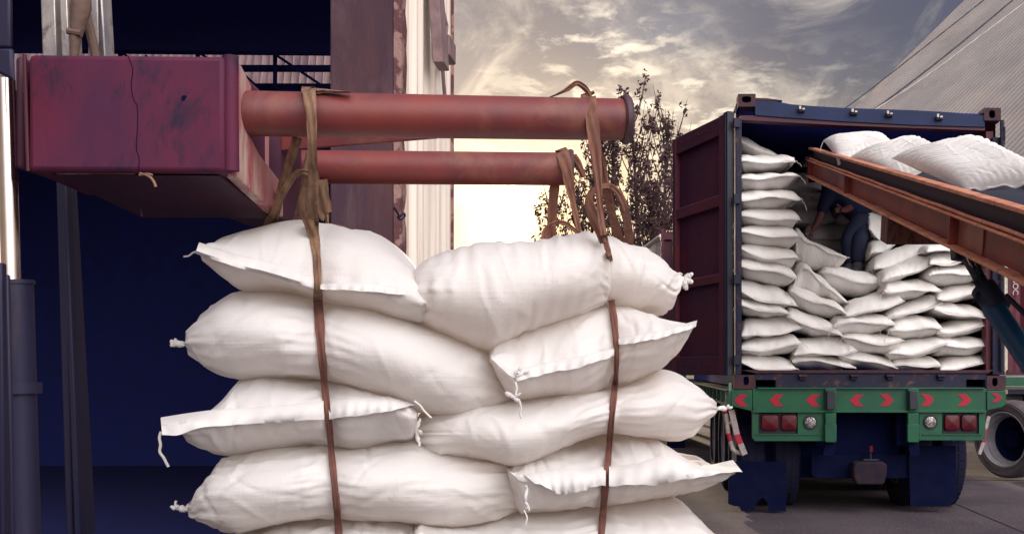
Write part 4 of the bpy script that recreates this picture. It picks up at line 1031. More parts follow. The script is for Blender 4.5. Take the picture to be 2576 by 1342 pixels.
def psack(label, top, bot, seam, dref, seed, b=.36, dim=False, group=GC, endon=True, **k):
    top, bot = [c5(p) for p in top], [c5(p) for p in bot]; seam = [c5(p) for p in seam] if seam else None
    o, bv, fr, (xs, ys) = sack('filled_sack', label, 'sack', group, top, bot, seam, dref, b, endon, nu=70, ntt=52, seed=seed, mat=m_sackdim if dim else m_sack2,
                endamp=.006, creases=40, camp=.006, lump=.008, frontw=(.0045, 70), q_=.6, pw=2.6, **k)
    return o, bv, fr
def pill_hem(o, fr, k=-.004, wdt=.022, seed=0):
    rnd = random.Random(seed); q = B(); m = len(fr); vs_ = []; ph = rnd.uniform(0, 6)
    for i in range(m):
        p = Vector(fr[i]); f = i / (m - 1); rp = .004 * math.sin(f * 22 + ph); e_ = Vector((0, 0, .0035))
        ov = Vector(((f - .5) * .03, -wdt, k + rp)); vs_ += [p + e_ + Vector((0, .015, 0)), p + ov + e_, p + ov - e_, p - e_ + Vector((0, .015, 0))]
    fs = [(4 * i + a, 4 * i + (a + 1) % 4, 4 * i + 4 + (a + 1) % 4, 4 * i + 4 + a) for i in range(m - 1) for a in range(4)] + [(0, 1, 2, 3), (4 * m - 1, 4 * m - 2, 4 * m - 3, 4 * m - 4)]
    q.add(vs_, fs); q.build('hem', m_hem, o, sharp=50)
o, bv, fr = psack('sack tilted steeply below the worker with its raised corner against the left column',
  [(384, 560), (395, 555), (430, 590), (500, 625), (570, 665), (658, 708)], [(384, 700), (395, 735), (440, 765), (520, 785), (590, 785), (640, 755), (658, 716)],
  [(384, 570), (430, 620), (500, 650), (570, 690), (658, 712)], F0 + .30, 161, b=.3); pill_hem(o, fr)
o, bv, fr = psack('sack leaning diagonally on its side beside the left column',
  [(372, 850), (395, 790), (428, 745), (500, 790), (570, 845), (630, 905), (664, 955)], [(372, 870), (400, 900), (460, 925), (540, 945), (610, 965), (645, 966), (664, 960)],
  [(372, 855), (428, 765), (500, 830), (570, 890), (620, 930), (664, 957)], F0 + .16, 162, b=.3); pill_hem(o, fr)
tsack('fat sack just left of the worker boots with its left tip pointing up', (524, 788), (848, 852), 766, 922, F0 + .30, 163, bow=.02)
tsack('sack sloping down to the right under the diagonal sack', (350, 885), (656, 1015), 884, 1046, F0 + .06, 164, bow=-.04)
tsack('sack draped with a wavy hem second column third from the floor', (332, 1022), (634, 1128), 1003, 1146, F0 + .03, 165, bow=.02)
tsack('sack second from the floor in the second column', (372, 1225), (707, 1205), 1136, 1241, F0 + .02, 166, bow=.1)
tsack('floor sack second from the left post', (362, 1262), (698, 1296), 1232, 1314, F0 + .04, 167, bow=-.1)
tsack('topmost sack of the middle column with its right tip raised', (641, 1018), (958, 938), 900, 1030, F0 + .05, 168, bow=.12)
tsack('third sack from the floor in the middle column', (585, 1075), (921, 1068), 1022, 1130, F0 + .01, 169, bow=-.16)
tsack('second sack from the floor in the middle column', (636, 1135), (960, 1155), 1120, 1226, F0, 170, bow=.14)
tsack('floor sack in the middle column with diagonal creases', (610, 1232), (925, 1300), 1208, 1316, F0 + .03, 171, bow=.0)
tsack('sack in the shade right of the worker below the conveyor beam', (772, 560), (948, 610), 478, 640, F0 + .75, 172, bow=.2)
tsack('small sagging sack right of the worker legs', (778, 690), (960, 600), 582, 715, F0 + .62, 173, bow=.1)
tsack('topmost open-hem sack of the fourth column under the timber block', (800, 760), (1112, 665), 645, 775, F0 + .35, 174, bow=.14)
tsack('second sack from the top of the fourth column with right tip raised', (842, 838), (1141, 735), 722, 848, F0 + .10, 175, bow=.04)
tsack('third sack from the top of the fourth column', (858, 885), (1156, 878), 838, 942, F0 + .06, 176, bow=.08)
tsack('fourth sack from the top of the fourth column', (862, 1040), (1160, 948), 935, 1050, F0 + .08, 177, bow=.02)
tsack('third sack from the floor in the fourth column with a red stitch', (884, 1095), (1168, 1088), 1028, 1147, F0 + .02, 178, bow=-.02)
tsack('second sack from the floor in the fourth column', (878, 1225), (1191, 1170), 1142, 1257, F0 + .01, 179, bow=.12)
tsack('floor sack in the fourth column', (900, 1290), (1158, 1290), 1243, 1316, F0 + .05, 180, bow=-.1)
# rear rows
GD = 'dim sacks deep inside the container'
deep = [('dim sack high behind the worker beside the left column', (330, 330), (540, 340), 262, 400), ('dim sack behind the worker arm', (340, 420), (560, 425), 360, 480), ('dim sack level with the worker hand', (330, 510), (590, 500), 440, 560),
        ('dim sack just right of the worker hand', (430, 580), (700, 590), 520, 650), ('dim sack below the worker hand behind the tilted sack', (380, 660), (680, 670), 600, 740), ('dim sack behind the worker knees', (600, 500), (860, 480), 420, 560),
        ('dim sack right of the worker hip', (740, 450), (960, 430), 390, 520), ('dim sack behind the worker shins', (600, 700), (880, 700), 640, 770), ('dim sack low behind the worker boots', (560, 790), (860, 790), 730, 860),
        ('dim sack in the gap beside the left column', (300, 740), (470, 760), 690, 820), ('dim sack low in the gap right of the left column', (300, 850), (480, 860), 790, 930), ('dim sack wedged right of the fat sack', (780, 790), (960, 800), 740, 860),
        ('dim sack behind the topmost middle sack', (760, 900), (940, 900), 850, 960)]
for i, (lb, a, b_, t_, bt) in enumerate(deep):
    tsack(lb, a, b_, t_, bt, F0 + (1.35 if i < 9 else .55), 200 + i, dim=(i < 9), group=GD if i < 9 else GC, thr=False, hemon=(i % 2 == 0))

# ------------------------------------------------------------------ conveyor
A_ = P(2042, 407, 9.60); B_ = P(2576, 611, 3.9)
ax_ = (B_ - A_).normalized(); LT = (B_ - A_).length * 1.26
up_ = Vector((0, 0, 1)); up_ = (up_ - ax_ * up_.dot(ax_)).normalized(); sd_ = Vector((1, 0, 0)); sd_ = (sd_ - ax_ * sd_.dot(ax_) - up_ * sd_.dot(up_)).normalized()
def cb(q, l0, l1, s0, s1, n0, n1):     # box in conveyor coordinates
    pts = [A_ + ax_ * l + sd_ * s + up_ * n for n in (n0, n1) for l, s in ((l0, s0), (l1, s0), (l1, s1), (l0, s1))]
    q.hexa(pts)
cv = thing('belt_conveyor', 'rusty orange belt conveyor reaching up into the open container', 'conveyor', P(2576, 700, 3.9) * 1.0)
cv.location.z = 0
def side(s, sgn, main):
    q = B(); cb(q, 0.02, LT, s, s + sgn * .010, -.118, .012); w1 = q.build('side_beam', m_orange, cv, bevel=.002)
    q = B()
    for k in range(14): cb(q, .02 + (LT - .02) * k / 14, .02 + (LT - .02) * (k + .992) / 14, s - sgn * .058, s - sgn * .0005, -.131, -.119)
    q.build('bottom_flange', m_orangel, w1, bevel=.002)
    q = B()
    for k in range(14): cb(q, .02 + (LT - .02) * k / 14, .02 + (LT - .02) * (k + .992) / 14, s - sgn * .050, s - sgn * .0005, .0125, .021)
    q.build('middle_flange', m_orangel, w1, bevel=.002)
    q = B(); cb(q, 0, LT, s + sgn * .012, s + sgn * .020, .0215, .112); q.build('upper_web', m_dweb, w1)
    q = B(); cb(q, -.02, LT, s - sgn * .032, s + sgn * .03, .1125, .131); q.build('top_flange', m_orangel, w1, bevel=.003)
    q = B(); q.tube([A_ + ax_ * (.05 + (LT - .05) * k / 30) + sd_ * (s - sgn * .026) + up_ * (.033 + .002 * math.sin(k * 1.7)) for k in range(31)], .0085, 10); q.build('conduit_pipe', m_orangel, w1)
    for l in (2.1, 5.0):
        q = B(); cb(q, l, l + .012, s - sgn * .048, s - sgn * .001, -.1185, .012); q.build('stiffener', m_orange, w1)
    for l in (2.0, 5.4):
        q = B(); cb(q, l - .38, l, s - sgn * .008, s - sgn * .0006, -.118, .012); q.build('splice_plate', m_orangep, w1, bevel=.002)
    return w1
side(0, 1, True); side(.66, -1, False)
q = B(); cb(q, -.05, .06, -.03, .035, -.125, .035); ep = q.build('end_bracket', m_orange, cv, bevel=.006)
q = B(); c = A_ + ax_ * .0 + up_ * -.03; q.tube([c + sd_ * -.03, c + sd_ * -.055], .022, 6); q.tube([c + sd_ * -.05, c + sd_ * -.075], .011, 10)
c = A_ + ax_ * -.02 + up_ * .0; q.tube([c - ax_ * .0 + sd_ * .0, c - ax_ * .16], .026, 12); q.tube([c - ax_ * .05, c - ax_ * .07], .042, 12)
c = A_ + ax_ * .01 + up_ * .03; q.tube([c + sd_ * -.03, c + sd_ * -.06], .018, 8)
q.build('tension_bolt', m_rusty, ep)
bb = B(); n = 420; vv = []
for k in range(n + 1):
    l = .04 + (LT - .04) * k / n; h = .006 * (k % 3 == 0)
    for s in (.03, .18, .33, .48, .63): vv.append(A_ + ax_ * (l + .03 * math.sin(s * 10)) + sd_ * s + up_ * (.040 + h + .05 * abs(s - .33)))
bb.add(vv, [(5 * k + j, 5 * k + j + 1, 5 * k + 6 + j, 5 * k + 5 + j) for k in range(n) for j in range(4)])
cb(bb, .04, LT, .03, .63, .0, .02)
bb.build('ribbed_belt', m_belt, cv, sharp=15)
q = B(); q.tube([A_ + ax_ * .05 + sd_ * .03 + up_ * .03, A_ + ax_ * .05 + sd_ * .63 + up_ * .03], .055, 20); q.build('end_roller', m_dark, cv)
q = B(); cb(q, 3.42, 3.62, -.035, .72, -.30, -.133); q.build('timber_block', m_wood, cv, bevel=.006)
# strut
sb = P(2409, 648, 4.75); s1 = P(2470, 722, 4.62); s2 = P(2640, 990, 4.2)
q = B(); q.pp([(2402, 618), (2420, 622), (2452, 650), (2462, 672), (2446, 676), (2436, 655), (2404, 650)], 4.74, .08); q.build('strut_bracket', m_dark, cv, bevel=.006)
q = B(); q.tube([P(2436, 650, 4.72), P(2486, 738, 4.6)], .028, 16); q.build('strut_rod', m_dark, cv)
q = B(); q.pp([(2432, 646), (2436, 644), (2476, 727), (2469, 729)], 4.66, .01); q.pp([(2452, 660), (2453.4, 660), (2482, 716), (2480.5, 717)], 4.63, .008); q.build('rod_guide', m_chrome, cv)
q = B(); q.tube([P(2474, 724, 4.62), P(2512, 778, 4.55)], .058, 20); q.build('strut_collar', m_dark, cv)
q = B(); q.tube([P(2496, 768, 4.57), P(2660, 1010, 4.25)], .050, 24); q.build('strut_cylinder', m_strut, cv)
q = B(); q.tube([P(2530, 742, 4.4), P(2600, 810, 4.3)], .012, 8); q.build('hydraulic_line', m_dark, cv)
# tangled dark twine hanging from the bracket
tw = thing('tangled_twine', 'tangle of black twine hanging from the conveyor strut bracket', 'twine', P(2440, 700, 4.6))
q = B(); rnd = random.Random(5)
main = [(2462, 676), (2458, 690), (2456, 705), (2457, 718), (2464, 730), (2458, 742), (2452, 752)]
for j in range(5):
    q.tube([P(x + rnd.uniform(-5, 5), y, 4.58) for x, y in main], .003, 5)
for _ in range(34):
    x, y = main[rnd.randrange(7)]; a = rnd.uniform(-.6, .6) + (math.pi / 2 if rnd.random() < .7 else 0); L = rnd.uniform(8, 26)
    sx = rnd.choice((-1, 1)); pts = [(x, y), (x + sx * L * .4 * abs(math.cos(a)) + rnd.uniform(-3, 3), y + L * .4), (x + sx * L * .6 + rnd.uniform(-3, 3), y + L * .6 * abs(math.sin(a)))]
    q.tube([P(px__, py__, 4.58 + rnd.uniform(-.02, .02)) for px__, py__ in pts], .0018, 5)
q.build('strands', m_gasket, tw)
# sacks riding on the belt
GB = 'white sacks riding on the conveyor belt'
def pillow(label, ca, cb_, cc_, cd, tt, tb, seed, fold=.004, freq=34, nu=170, nv=90):
    rnd = random.Random(seed)
    A, Bc, C, D = [np.array(P(*c)) for c in (ca, cb_, cc_, cd)]
    U, V = np.meshgrid(np.linspace(-1, 1, nu), np.linspace(-1, 1, nv), indexing='ij')
    U2, V2 = U * (1 - .07 * (1 - V ** 2) * np.abs(U) ** 3), V * (1 - .09 * (1 - U ** 2) * np.abs(V) ** 3)
    f, g = ((U2 + 1) / 2)[..., None], ((V2 + 1) / 2)[..., None]
    mid = (A * (1 - f) + C * f) * (1 - g) + (Bc * (1 - f) + D * f) * g
    un = np.array(up_)
    pr = ((1 - np.abs(U) ** 2.6) * (1 - np.abs(V) ** 2.6)).clip(0) ** .55
    sag = -(.05) * ((1 - U ** 2) * (1 - V ** 2))[..., None] * un
    ph = rnd.uniform(0, 6)
    arc = U + .30 * (V + .2) ** 2 + .03 * np.sin(5 * V + ph)
    env = np.exp(-((U + .55) / .5) ** 2) * (.35 + .65 * (V < 2)) + .15
    fd = fold * env * (np.sin(freq * arc + ph) * .6 + .55 * np.sin(freq * 1.9 * arc + 2 + 2 * np.sin(3 * V)) + .3 * np.sin(freq * 3.3 * arc + V * 4))
    ed = .004 * np.exp(-(1 - np.abs(V)) / .15) * np.sin(48 * U + ph) + .004 * np.exp(-(1 - np.abs(U)) / .12) * np.sin(40 * V + ph)
    cr = np.zeros_like(U)
    for _ in range(40):
        u0, v0, an, ln, wd = rnd.uniform(-.9, .95), rnd.uniform(-.9, .9), rnd.uniform(0, 3.14), rnd.uniform(.1, .35), rnd.uniform(.012, .035)
        a_ = (U - u0) * math.cos(an) + (V - v0) * math.sin(an); b_ = -(U - u0) * math.sin(an) + (V - v0) * math.cos(an)
        cr += rnd.choice((-1, 1)) * rnd.uniform(.001, .004) * np.exp(-(a_ / ln) ** 2 - (b_ / wd) ** 2)
    top = mid + sag + un * ((tt * pr + (fd + ed + cr) * np.minimum(1, pr * 1.6)) + .002)[..., None]
    out_ = (np.array(sd_) * -1) * (.035 * pr * (V < 0) * np.abs(V) ** 2)[..., None]
    bot = mid + sag * .3 - un * (tb * pr + .002)[..., None]
    top = top + out_
    q = B(); m = nu * nv
    q.v = [tuple(p) for p in top.reshape(-1, 3)] + [tuple(p) for p in bot.reshape(-1, 3)]
    for i_ in range(nu - 1):
        for j_ in range(nv - 1):
            a_ = i_ * nv + j_; q.f.append((a_, a_ + nv, a_ + nv + 1, a_ + 1)); q.f.append((m + a_, m + a_ + 1, m + a_ + nv + 1, m + a_ + nv))
    rim_ = [i_ * nv for i_ in range(nu)] + [(nu - 1) * nv + j_ for j_ in range(1, nv)] + [i_ * nv + nv - 1 for i_ in range(nu - 2, -1, -1)] + [j_ for j_ in range(nv - 2, 0, -1)]
    for k in range(len(rim_)): a_, b_ = rim_[k], rim_[(k + 1) % len(rim_)]; q.f.append((a_, b_, m + b_, m + a_))
    o = q.build('filled_sack', m_sack2, label=label, cat='sack', group=GB, sharp=75)
    # sewn lip along the lower (near) end
    h_ = B(); vs_ = []; nn = 60; ax3 = Vector(C - A).normalized()
    for k in range(nn + 1):
        p = Vector((C * (1 - k / nn) + D * (k / nn))) - ax3 * .05 * (1 - (2 * k / nn - 1) ** 2) + up_ * (.004 * math.sin(k * .5))
        vs_ += [p - ax3 * .03 + up_ * .006, p + ax3 * .035 + up_ * (.006 + .006 * math.sin(k * .33)), p + ax3 * .035 + up_ * (.001 + .006 * math.sin(k * .33)), p - ax3 * .03 - up_ * .003]
    h_.add(vs_, [(4 * k + a_, 4 * k + (a_ + 1) % 4, 4 * k + 4 + (a_ + 1) % 4, 4 * k + 4 + a_) for k in range(nn) for a_ in range(4)])
    h_.build('hem', m_hem, o, sharp=50)
    return o
o = pillow('farthest white sack on the conveyor belt inside the container', (2071, 354, 8.9), (2224, 346, 8.5), (2108, 414, 8.1), (2275, 388, 7.8), .135, .05, 301, .0045)
thread(o, [(2071, 356), (2066, 368), (2064, 376), (2062, 381)], 8.85, .003)
o = pillow('middle white sack on the conveyor belt with dense folds', (2137, 397, 7.7), (2299, 349, 7.25), (2255, 458, 6.55), (2420, 405, 6.2), .125, .04, 302, .006, 30)
q = B(); q.tube([P(2270, 352, 7.25), P(2286, 346, 7.2), P(2296, 347, 7.2), P(2301, 358, 7.2)], [.004, .012, .014, .006], 8); q.build('open_corner', m_hem, o)
o = pillow('nearest and largest white sack on the conveyor belt with a loose corner string', (2243, 398, 6.2), (2457, 349, 5.75), (2428, 480, 5.15), (2668, 462, 4.6), .125, .04, 303, .006, 32)
thread(o, [(2452, 352), (2458, 350), (2464, 349), (2470, 346)], 5.72, .0035)

# ------------------------------------------------------------------ worker
DW = 10.35
def skin(name, joints, edges, mat, parent=None, sub=2, loc=None, root=0, **kw):
    me = bpy.data.meshes.new(name)
    pts = [P(*j[:3]) for j in joints]
    og = wpos(parent) if parent is not None else pts[root]
    og = Vector(og)
    me.from_pydata([tuple(p - og) for p in pts], edges, [])
    o = bpy.data.objects.new(name, me); scene.collection.objects.link(o)
    if parent is not None: o.parent = parent
    else: o.location = og
    sm = o.modifiers.new('skin', 'SKIN'); sm.use_smooth_shade = True
    if not me.skin_vertices: me.skin_vertices.new()
    for i, j in enumerate(joints):
        r = j[3]; r = (r, r) if isinstance(r, (int, float)) else r
        me.skin_vertices[0].data[i].radius = r
        me.skin_vertices[0].data[i].use_root = (i == root)
    s2 = o.modifiers.new('sub', 'SUBSURF'); s2.levels = sub; s2.render_levels = sub
    me.materials.append(mat)
    return o
# body (skin): pelvis, chest, neck, head, arms, legs
J = [(2178, 540, DW + .05, .10), (2150, 505, DW, .11), (2105, 474, DW - .05, .14), (2078, 452, DW - .1, .065), (2056, 432, DW - .14, (.085, .10)), (2046, 418, DW - .17, (.09, .10)), (2038, 406, DW - .19, .06),
     (2086, 486, DW - .17, .07), (2071, 520, DW - .19, .046), (2062, 546, DW - .20, .040), (2050, 570, DW - .2, .030), (2042, 582, DW - .2, (.020, .034)),
     (2128, 486, DW + .06, .07), (2146, 515, DW - .1, .05), (2128, 528, DW - .2, .036), (2112, 528, DW - .25, (.022, .034)),
     (2160, 566, DW - .08, .085), (2132, 600, DW - .12, .06), (2134, 640, DW - .06, .048), (2136, 672, DW - .04, .045), (2126, 682, DW - .16, .035),
     (2186, 568, DW - .02, .085), (2162, 598, DW - .20, .062), (2158, 640, DW - .12, .05), (2158, 676, DW - .10, .045), (2150, 686, DW - .24, .036)]
E = [(0, 1), (1, 2), (2, 3), (3, 4), (4, 5), (5, 6), (2, 7), (7, 8), (8, 9), (9, 10), (10, 11), (2, 12), (12, 13), (13, 14), (14, 15), (0, 16), (16, 17), (17, 18), (18, 19), (19, 20), (0, 21), (21, 22), (22, 23), (23, 24), (24, 25)]
wk = skin('person', J, E, m_skin, root=0)
tag(wk, 'person in navy shirt bending under the conveyor and reaching down to the sacks', 'person')
shirt = skin('shirt', [(2182, 546, DW + .05, .165), (2160, 518, DW + .02, .17), (2104, 473, DW - .05, .165), (2083, 457, DW - .09, .09), (2086, 486, DW - .17, .088), (2071, 520, DW - .19, .062), (2064, 540, DW - .20, .056),
                       (2128, 486, DW + .06, .088), (2146, 515, DW - .1, .066), (2134, 524, DW - .17, .056)],
             [(0, 1), (1, 2), (2, 3), (2, 4), (4, 5), (5, 6), (2, 7), (7, 8), (8, 9)], m_shirt, wk)
trs = skin('trousers', [(2178, 540, DW + .05, .145), (2160, 566, DW - .08, .10), (2132, 600, DW - .12, .08), (2134, 640, DW - .06, .068), (2136, 668, DW - .04, .066),
                        (2186, 568, DW - .02, .10), (2162, 598, DW - .20, .082), (2158, 640, DW - .12, .07), (2158, 662, DW - .10, .068)], [(0, 1), (1, 2), (2, 3), (3, 4), (0, 5), (5, 6), (6, 7), (7, 8)], m_trous, wk)
skin('boot', [(2158, 656, DW - .10, .075), (2158, 678, DW - .10, .062), (2148, 687, DW - .26, .045)], [(0, 1), (1, 2)], m_boot, wk)
skin('boot', [(2136, 660, DW - .04, .072), (2136, 676, DW - .04, .060), (2124, 684, DW - .2, .045)], [(0, 1), (1, 2)], m_boot, wk)
skin('hair', [(2050, 420, DW - .13, (.10, .105)), (2043, 408, DW - .15, (.098, .10)), (2056, 428, DW - .10, .085)], [(0, 1), (0, 2)], m_hair, wk)
for k, (dx_, dy_, dz_) in enumerate([(-9, 9, -.02), (-5, 13, -.03), (-1, 14, -.02), (3, 13, 0)]):
    skin('finger', [(2042, 583, DW - .2, .012), (2042 + dx_ * .55, 583 + dy_ * .6, DW - .2 + dz_, .010), (2042 + dx_, 583 + dy_ * 1.05, DW - .2 + dz_ * 1.5, .008)], [(0, 1), (1, 2)], m_skin, wk, sub=1)
skin('thumb', [(2044, 578, DW - .22, .013), (2036, 580, DW - .24, .011), (2030, 584, DW - .25, .009)], [(0, 1), (1, 2)], m_skin, wk, sub=1)
for k in range(4):
    skin('finger', [(2112, 524 + 2.6 * k, DW - .26, .011), (2105 - k * .3, 523 + 3.0 * k, DW - .30, .010), (2101 + k * .4, 526 + 3.0 * k, DW - .31, .008)], [(0, 1), (1, 2)], m_skin, wk, sub=1)
skin('thumb', [(2114, 522, DW - .27, .013), (2109, 516, DW - .30, .011), (2104, 514, DW - .31, .009)], [(0, 1), (1, 2)], m_skin, wk, sub=1)
# face features on the head
q = B(); hd = P(2046, 418, DW - .17)
for s_ in (-.035, .035): q.lathe(hd + Vector((s_ - .02, -.095, -.01)), (0, -1, 0), [(-.005, .011), (.004, .008), (.007, .001)], 8)
q.build('eyes', m_hair, wk)
q = B(); q.tube([hd + Vector((-.02, -.10, .01)), hd + Vector((-.025, -.122, -.03))], [.008, .015], 8); q.build('nose', m_skin, wk)

# ------------------------------------------------------------------ forklift
fk = thing('forklift', 'forklift mast and worn red carriage box carrying two long horizontal poles', 'forklift', (-.9, 2.4, 0))
XPL = -.907
d0_, d1_ = 2.30, 2.62
q = B()
xa = P(44, 0, 2.34).x; xm = P(70, 0, d0_).x
q.hexa([(xm, d0_, Zr(431, d0_)), (P(566, 0, d0_).x, d0_, Zr(434, d0_)), (XPL - .03, d1_, Zr(434, d0_)), (xa, d1_, Zr(431, d0_)),
        (xm, d0_, Zr(135, d0_)), (P(566, 0, d0_).x, d0_, Zr(140, d0_)), (XPL - .03, d1_, Zr(140, d0_)), (xa, d1_, Zr(135, d0_))])
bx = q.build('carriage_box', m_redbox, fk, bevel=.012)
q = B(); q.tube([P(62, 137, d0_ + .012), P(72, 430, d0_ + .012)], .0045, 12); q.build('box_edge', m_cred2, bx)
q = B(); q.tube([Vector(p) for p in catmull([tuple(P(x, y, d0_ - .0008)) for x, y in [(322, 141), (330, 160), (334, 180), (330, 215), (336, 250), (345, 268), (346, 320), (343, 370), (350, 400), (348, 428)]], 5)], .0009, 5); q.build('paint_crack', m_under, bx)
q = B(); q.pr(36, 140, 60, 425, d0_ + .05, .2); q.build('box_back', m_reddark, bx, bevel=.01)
q = B(); q.tube([P(464, 247, d0_ + .002), P(464, 247, d0_ + .03)], .006, 12); q.tube([P(464, 247, d0_ - .0012), P(464, 247, d0_ + .01)], .0065, 16); q.build('bolt_hole', m_under, bx)
q = B(); q.tube([P(581, 142, d0_ + .020), P(581, 290, d0_ + .018), P(583, 430, d0_ + .020)], .0165, 14); q.build('rounded_corner', m_redbox, bx)
# end plate at x = XPL lying in depth
def pd(x): return -XPL * F / (PX - x)
plate = [(596, 150), (604, 158), (618, 185), (633, 216), (632, 330), (630, 342), (654, 389), (680, 422), (705, 455), (712, 458), (713, 546), (690, 532), (588, 436)]
q = B(); q.prism([Vector((XPL, pd(x), Zr(y, pd(x)))) for x, y in plate], (-.028, 0, 0)); q.build('end_plate', m_redplate, fk, bevel=.004)
q = B()
dB = pd(712)
q.hexa([Vector((P(130, 0, d0_ + .02).x, d0_ + .02, Zr(436, d0_))), Vector((XPL - .03, d0_ + .02, Zr(438, d0_))), Vector((XPL - .03, dB, Zr(547, dB))), Vector((P(358, 0, dB).x, dB, Zr(547, dB))),
        Vector((P(130, 0, d0_ + .02).x, d0_ + .03, Zr(433, d0_))), Vector((XPL - .03, d0_ + .03, Zr(433, d0_))), Vector((XPL - .03, dB, Zr(537, dB))), Vector((P(358, 0, dB).x, dB, Zr(537, dB)))])
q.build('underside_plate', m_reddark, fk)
q = B(); q.prism([P(140, 436, d0_ + .015), P(338, 436, d0_ + .015), P(358, 545, dB - .01), P(345, 541, dB - .01)], (0, .012, .006)); q.build('gusset', m_redplate, fk)
q = B(); q.pr(650, 330, 667, 436, 2.86, .03); q.pr(688, 380, 701, 470, 3.0, .03); q.build('carriage_rib', m_redplate, fk)
q = B(); q.box(P(566, 0, 2.9).x, P(700, 0, 2.9).x, 2.92, 3.1, Zr(545, 2.9), Zr(240, 2.9)); q.build('carriage_back', m_reddark, fk)
def pole(p0, p1, r, name='lifting_pole'):
    a, b = P(*p0), P(*p1); ax2 = (b - a).normalized(); L = (b - a).length
    q = B(); q.lathe(a, ax2, [(0, r)] + [(L * k / 24, r) for k in range(1, 25)] + [(L, r - .009), (L - .12, r - .009), (L - .14, .001)], 64)
    o = q.build(name, m_pole, fk)
    q = B(); q.lathe(b, ax2, [(-.006, r - .008), (-.008, r + .006), (-.004, r + .010), (.006, r + .011), (.012, r + .006), (.012, r - .007), (-.002, r - .009)], 64)
    q.build('end_rim', m_edge, o)
    return o
rp_ = 56 * 2.42 / F
p1_ = pole((600, 285, 2.42), (1572, 301, 2.64), rp_)
p2_ = pole((690, 419, 3.28), (1434, 425, 3.36), 41.5 * 3.3 / F)
q = B(); zt2 = lambda y, d: Zr(y, d)
q.hexa([P(655, 386, 2.95), P(1104, 349, 2.75), P(1104, 342, 2.85), P(655, 372, 3.08), P(655, 335, 2.95), P(1104, 330, 2.75), P(1104, 326, 2.85), P(655, 325, 3.08)])
q.build('fork_blade', m_pole, fk, bevel=.006)
# mast
def leanbar(x0, y0, x1, y1, wa, wb, d, th, name, mat, par=fk, bev=.004):
    q = B(); q.pp([(x0, y0), (x0 + wa, y0), (x1 + wb, y1), (x1, y1)][::-1], d, th); return q.build(name, mat, par, bevel=bev)
m1 = leanbar(140, 440, 166, 1345, 20, 18, 2.75, .06, 'mast_rail', m_mast)
leanbar(154, 440, 186, 1345, 12, 16, 2.72, .03, 'rail_lip', m_mast, m1); leanbar(166, 460, 205, 1345, 2, 12, 2.77, .05, 'rail_lip', m_mast, m1)
m2 = leanbar(-14, 660, 0, 1345, 18, 12, 2.2, .02, 'mast_rail', m_mast); leanbar(12, 690, 24, 1345, 8, 10, 2.18, .01, 'rail_lip', m_mast, m2)
q = B(); q.tube([P(14, 200, 2.35), P(29, 715, 2.35)], .0195, 24); q.build('piston_rod', m_chrome, fk)
q = B(); q.tube([P(-4, 240, 2.4), P(4, 690, 2.4)], .008, 12); q.build('chain_rod', m_chrome, fk)
q = B(); q.tube([P(40, 708, 2.36), P(59, 1360, 2.36)], .0225 * 1.6, 28); cy_ = q.build('lift_cylinder', m_mast, fk)
q = B(); q.tube([P(46, 962, 2.36), P(47, 990, 2.36)], .0475, 28); q.build('cylinder_band', m_mast, cy_)
q = B(); q.tube([P(40, 706, 2.36), P(40.6, 716, 2.36)], .039, 28); q.build('cylinder_band', m_mast, cy_)
q = B(); q.pr(-40, -60, 26, 120, 2.15, .012); q.pp([(-40, 120), (30, 120), (33, 203), (-40, 165)], 2.15, .012); q.build('side_guard_plate', m_mast, fk, bevel=.008)
leanbar(99, -60, 106, 150, 38, 38, 2.5, .06, 'inner_mast_plate', m_bare); leanbar(146, -60, 154, 150, 22, 22, 2.46, .06, 'inner_mast_rod', m_bare)
leanbar(224, -60, 220, 150, 22, 30, 2.62, .03, 'inner_mast_plate', m_bare); leanbar(246, -60, 258, 150, 8, 8, 2.60, .05, 'inner_mast_strip', m_bare)
q = B(); q.tube([P(200, -60, 2.44), P(205, 20, 2.44), P(197, 62, 2.44), P(190, 95, 2.44), P(186, 150, 2.44)], [.024, .022, .017, .013, .008], 14)
q.tube([P(212, 10, 2.5), P(222, 60, 2.5), P(234, 110, 2.5), P(242, 150, 2.5)], .011, 10); q.tube([P(170, 78, 2.43), P(205, 84, 2.43)], .008, 8); q.build('hydraulic_hose', m_hose, fk)
q = B(); q.tube([P(x, y, 2.29) for x, y in [(352, 436), (368, 440), (380, 447), (388, 458), (392, 470)]], .003, 6); q.tube([P(350, 440, 2.29), P(372, 437, 2.29), P(384, 440, 2.29)], .0025, 6); q.build('frayed_cord', m_strap, fk)

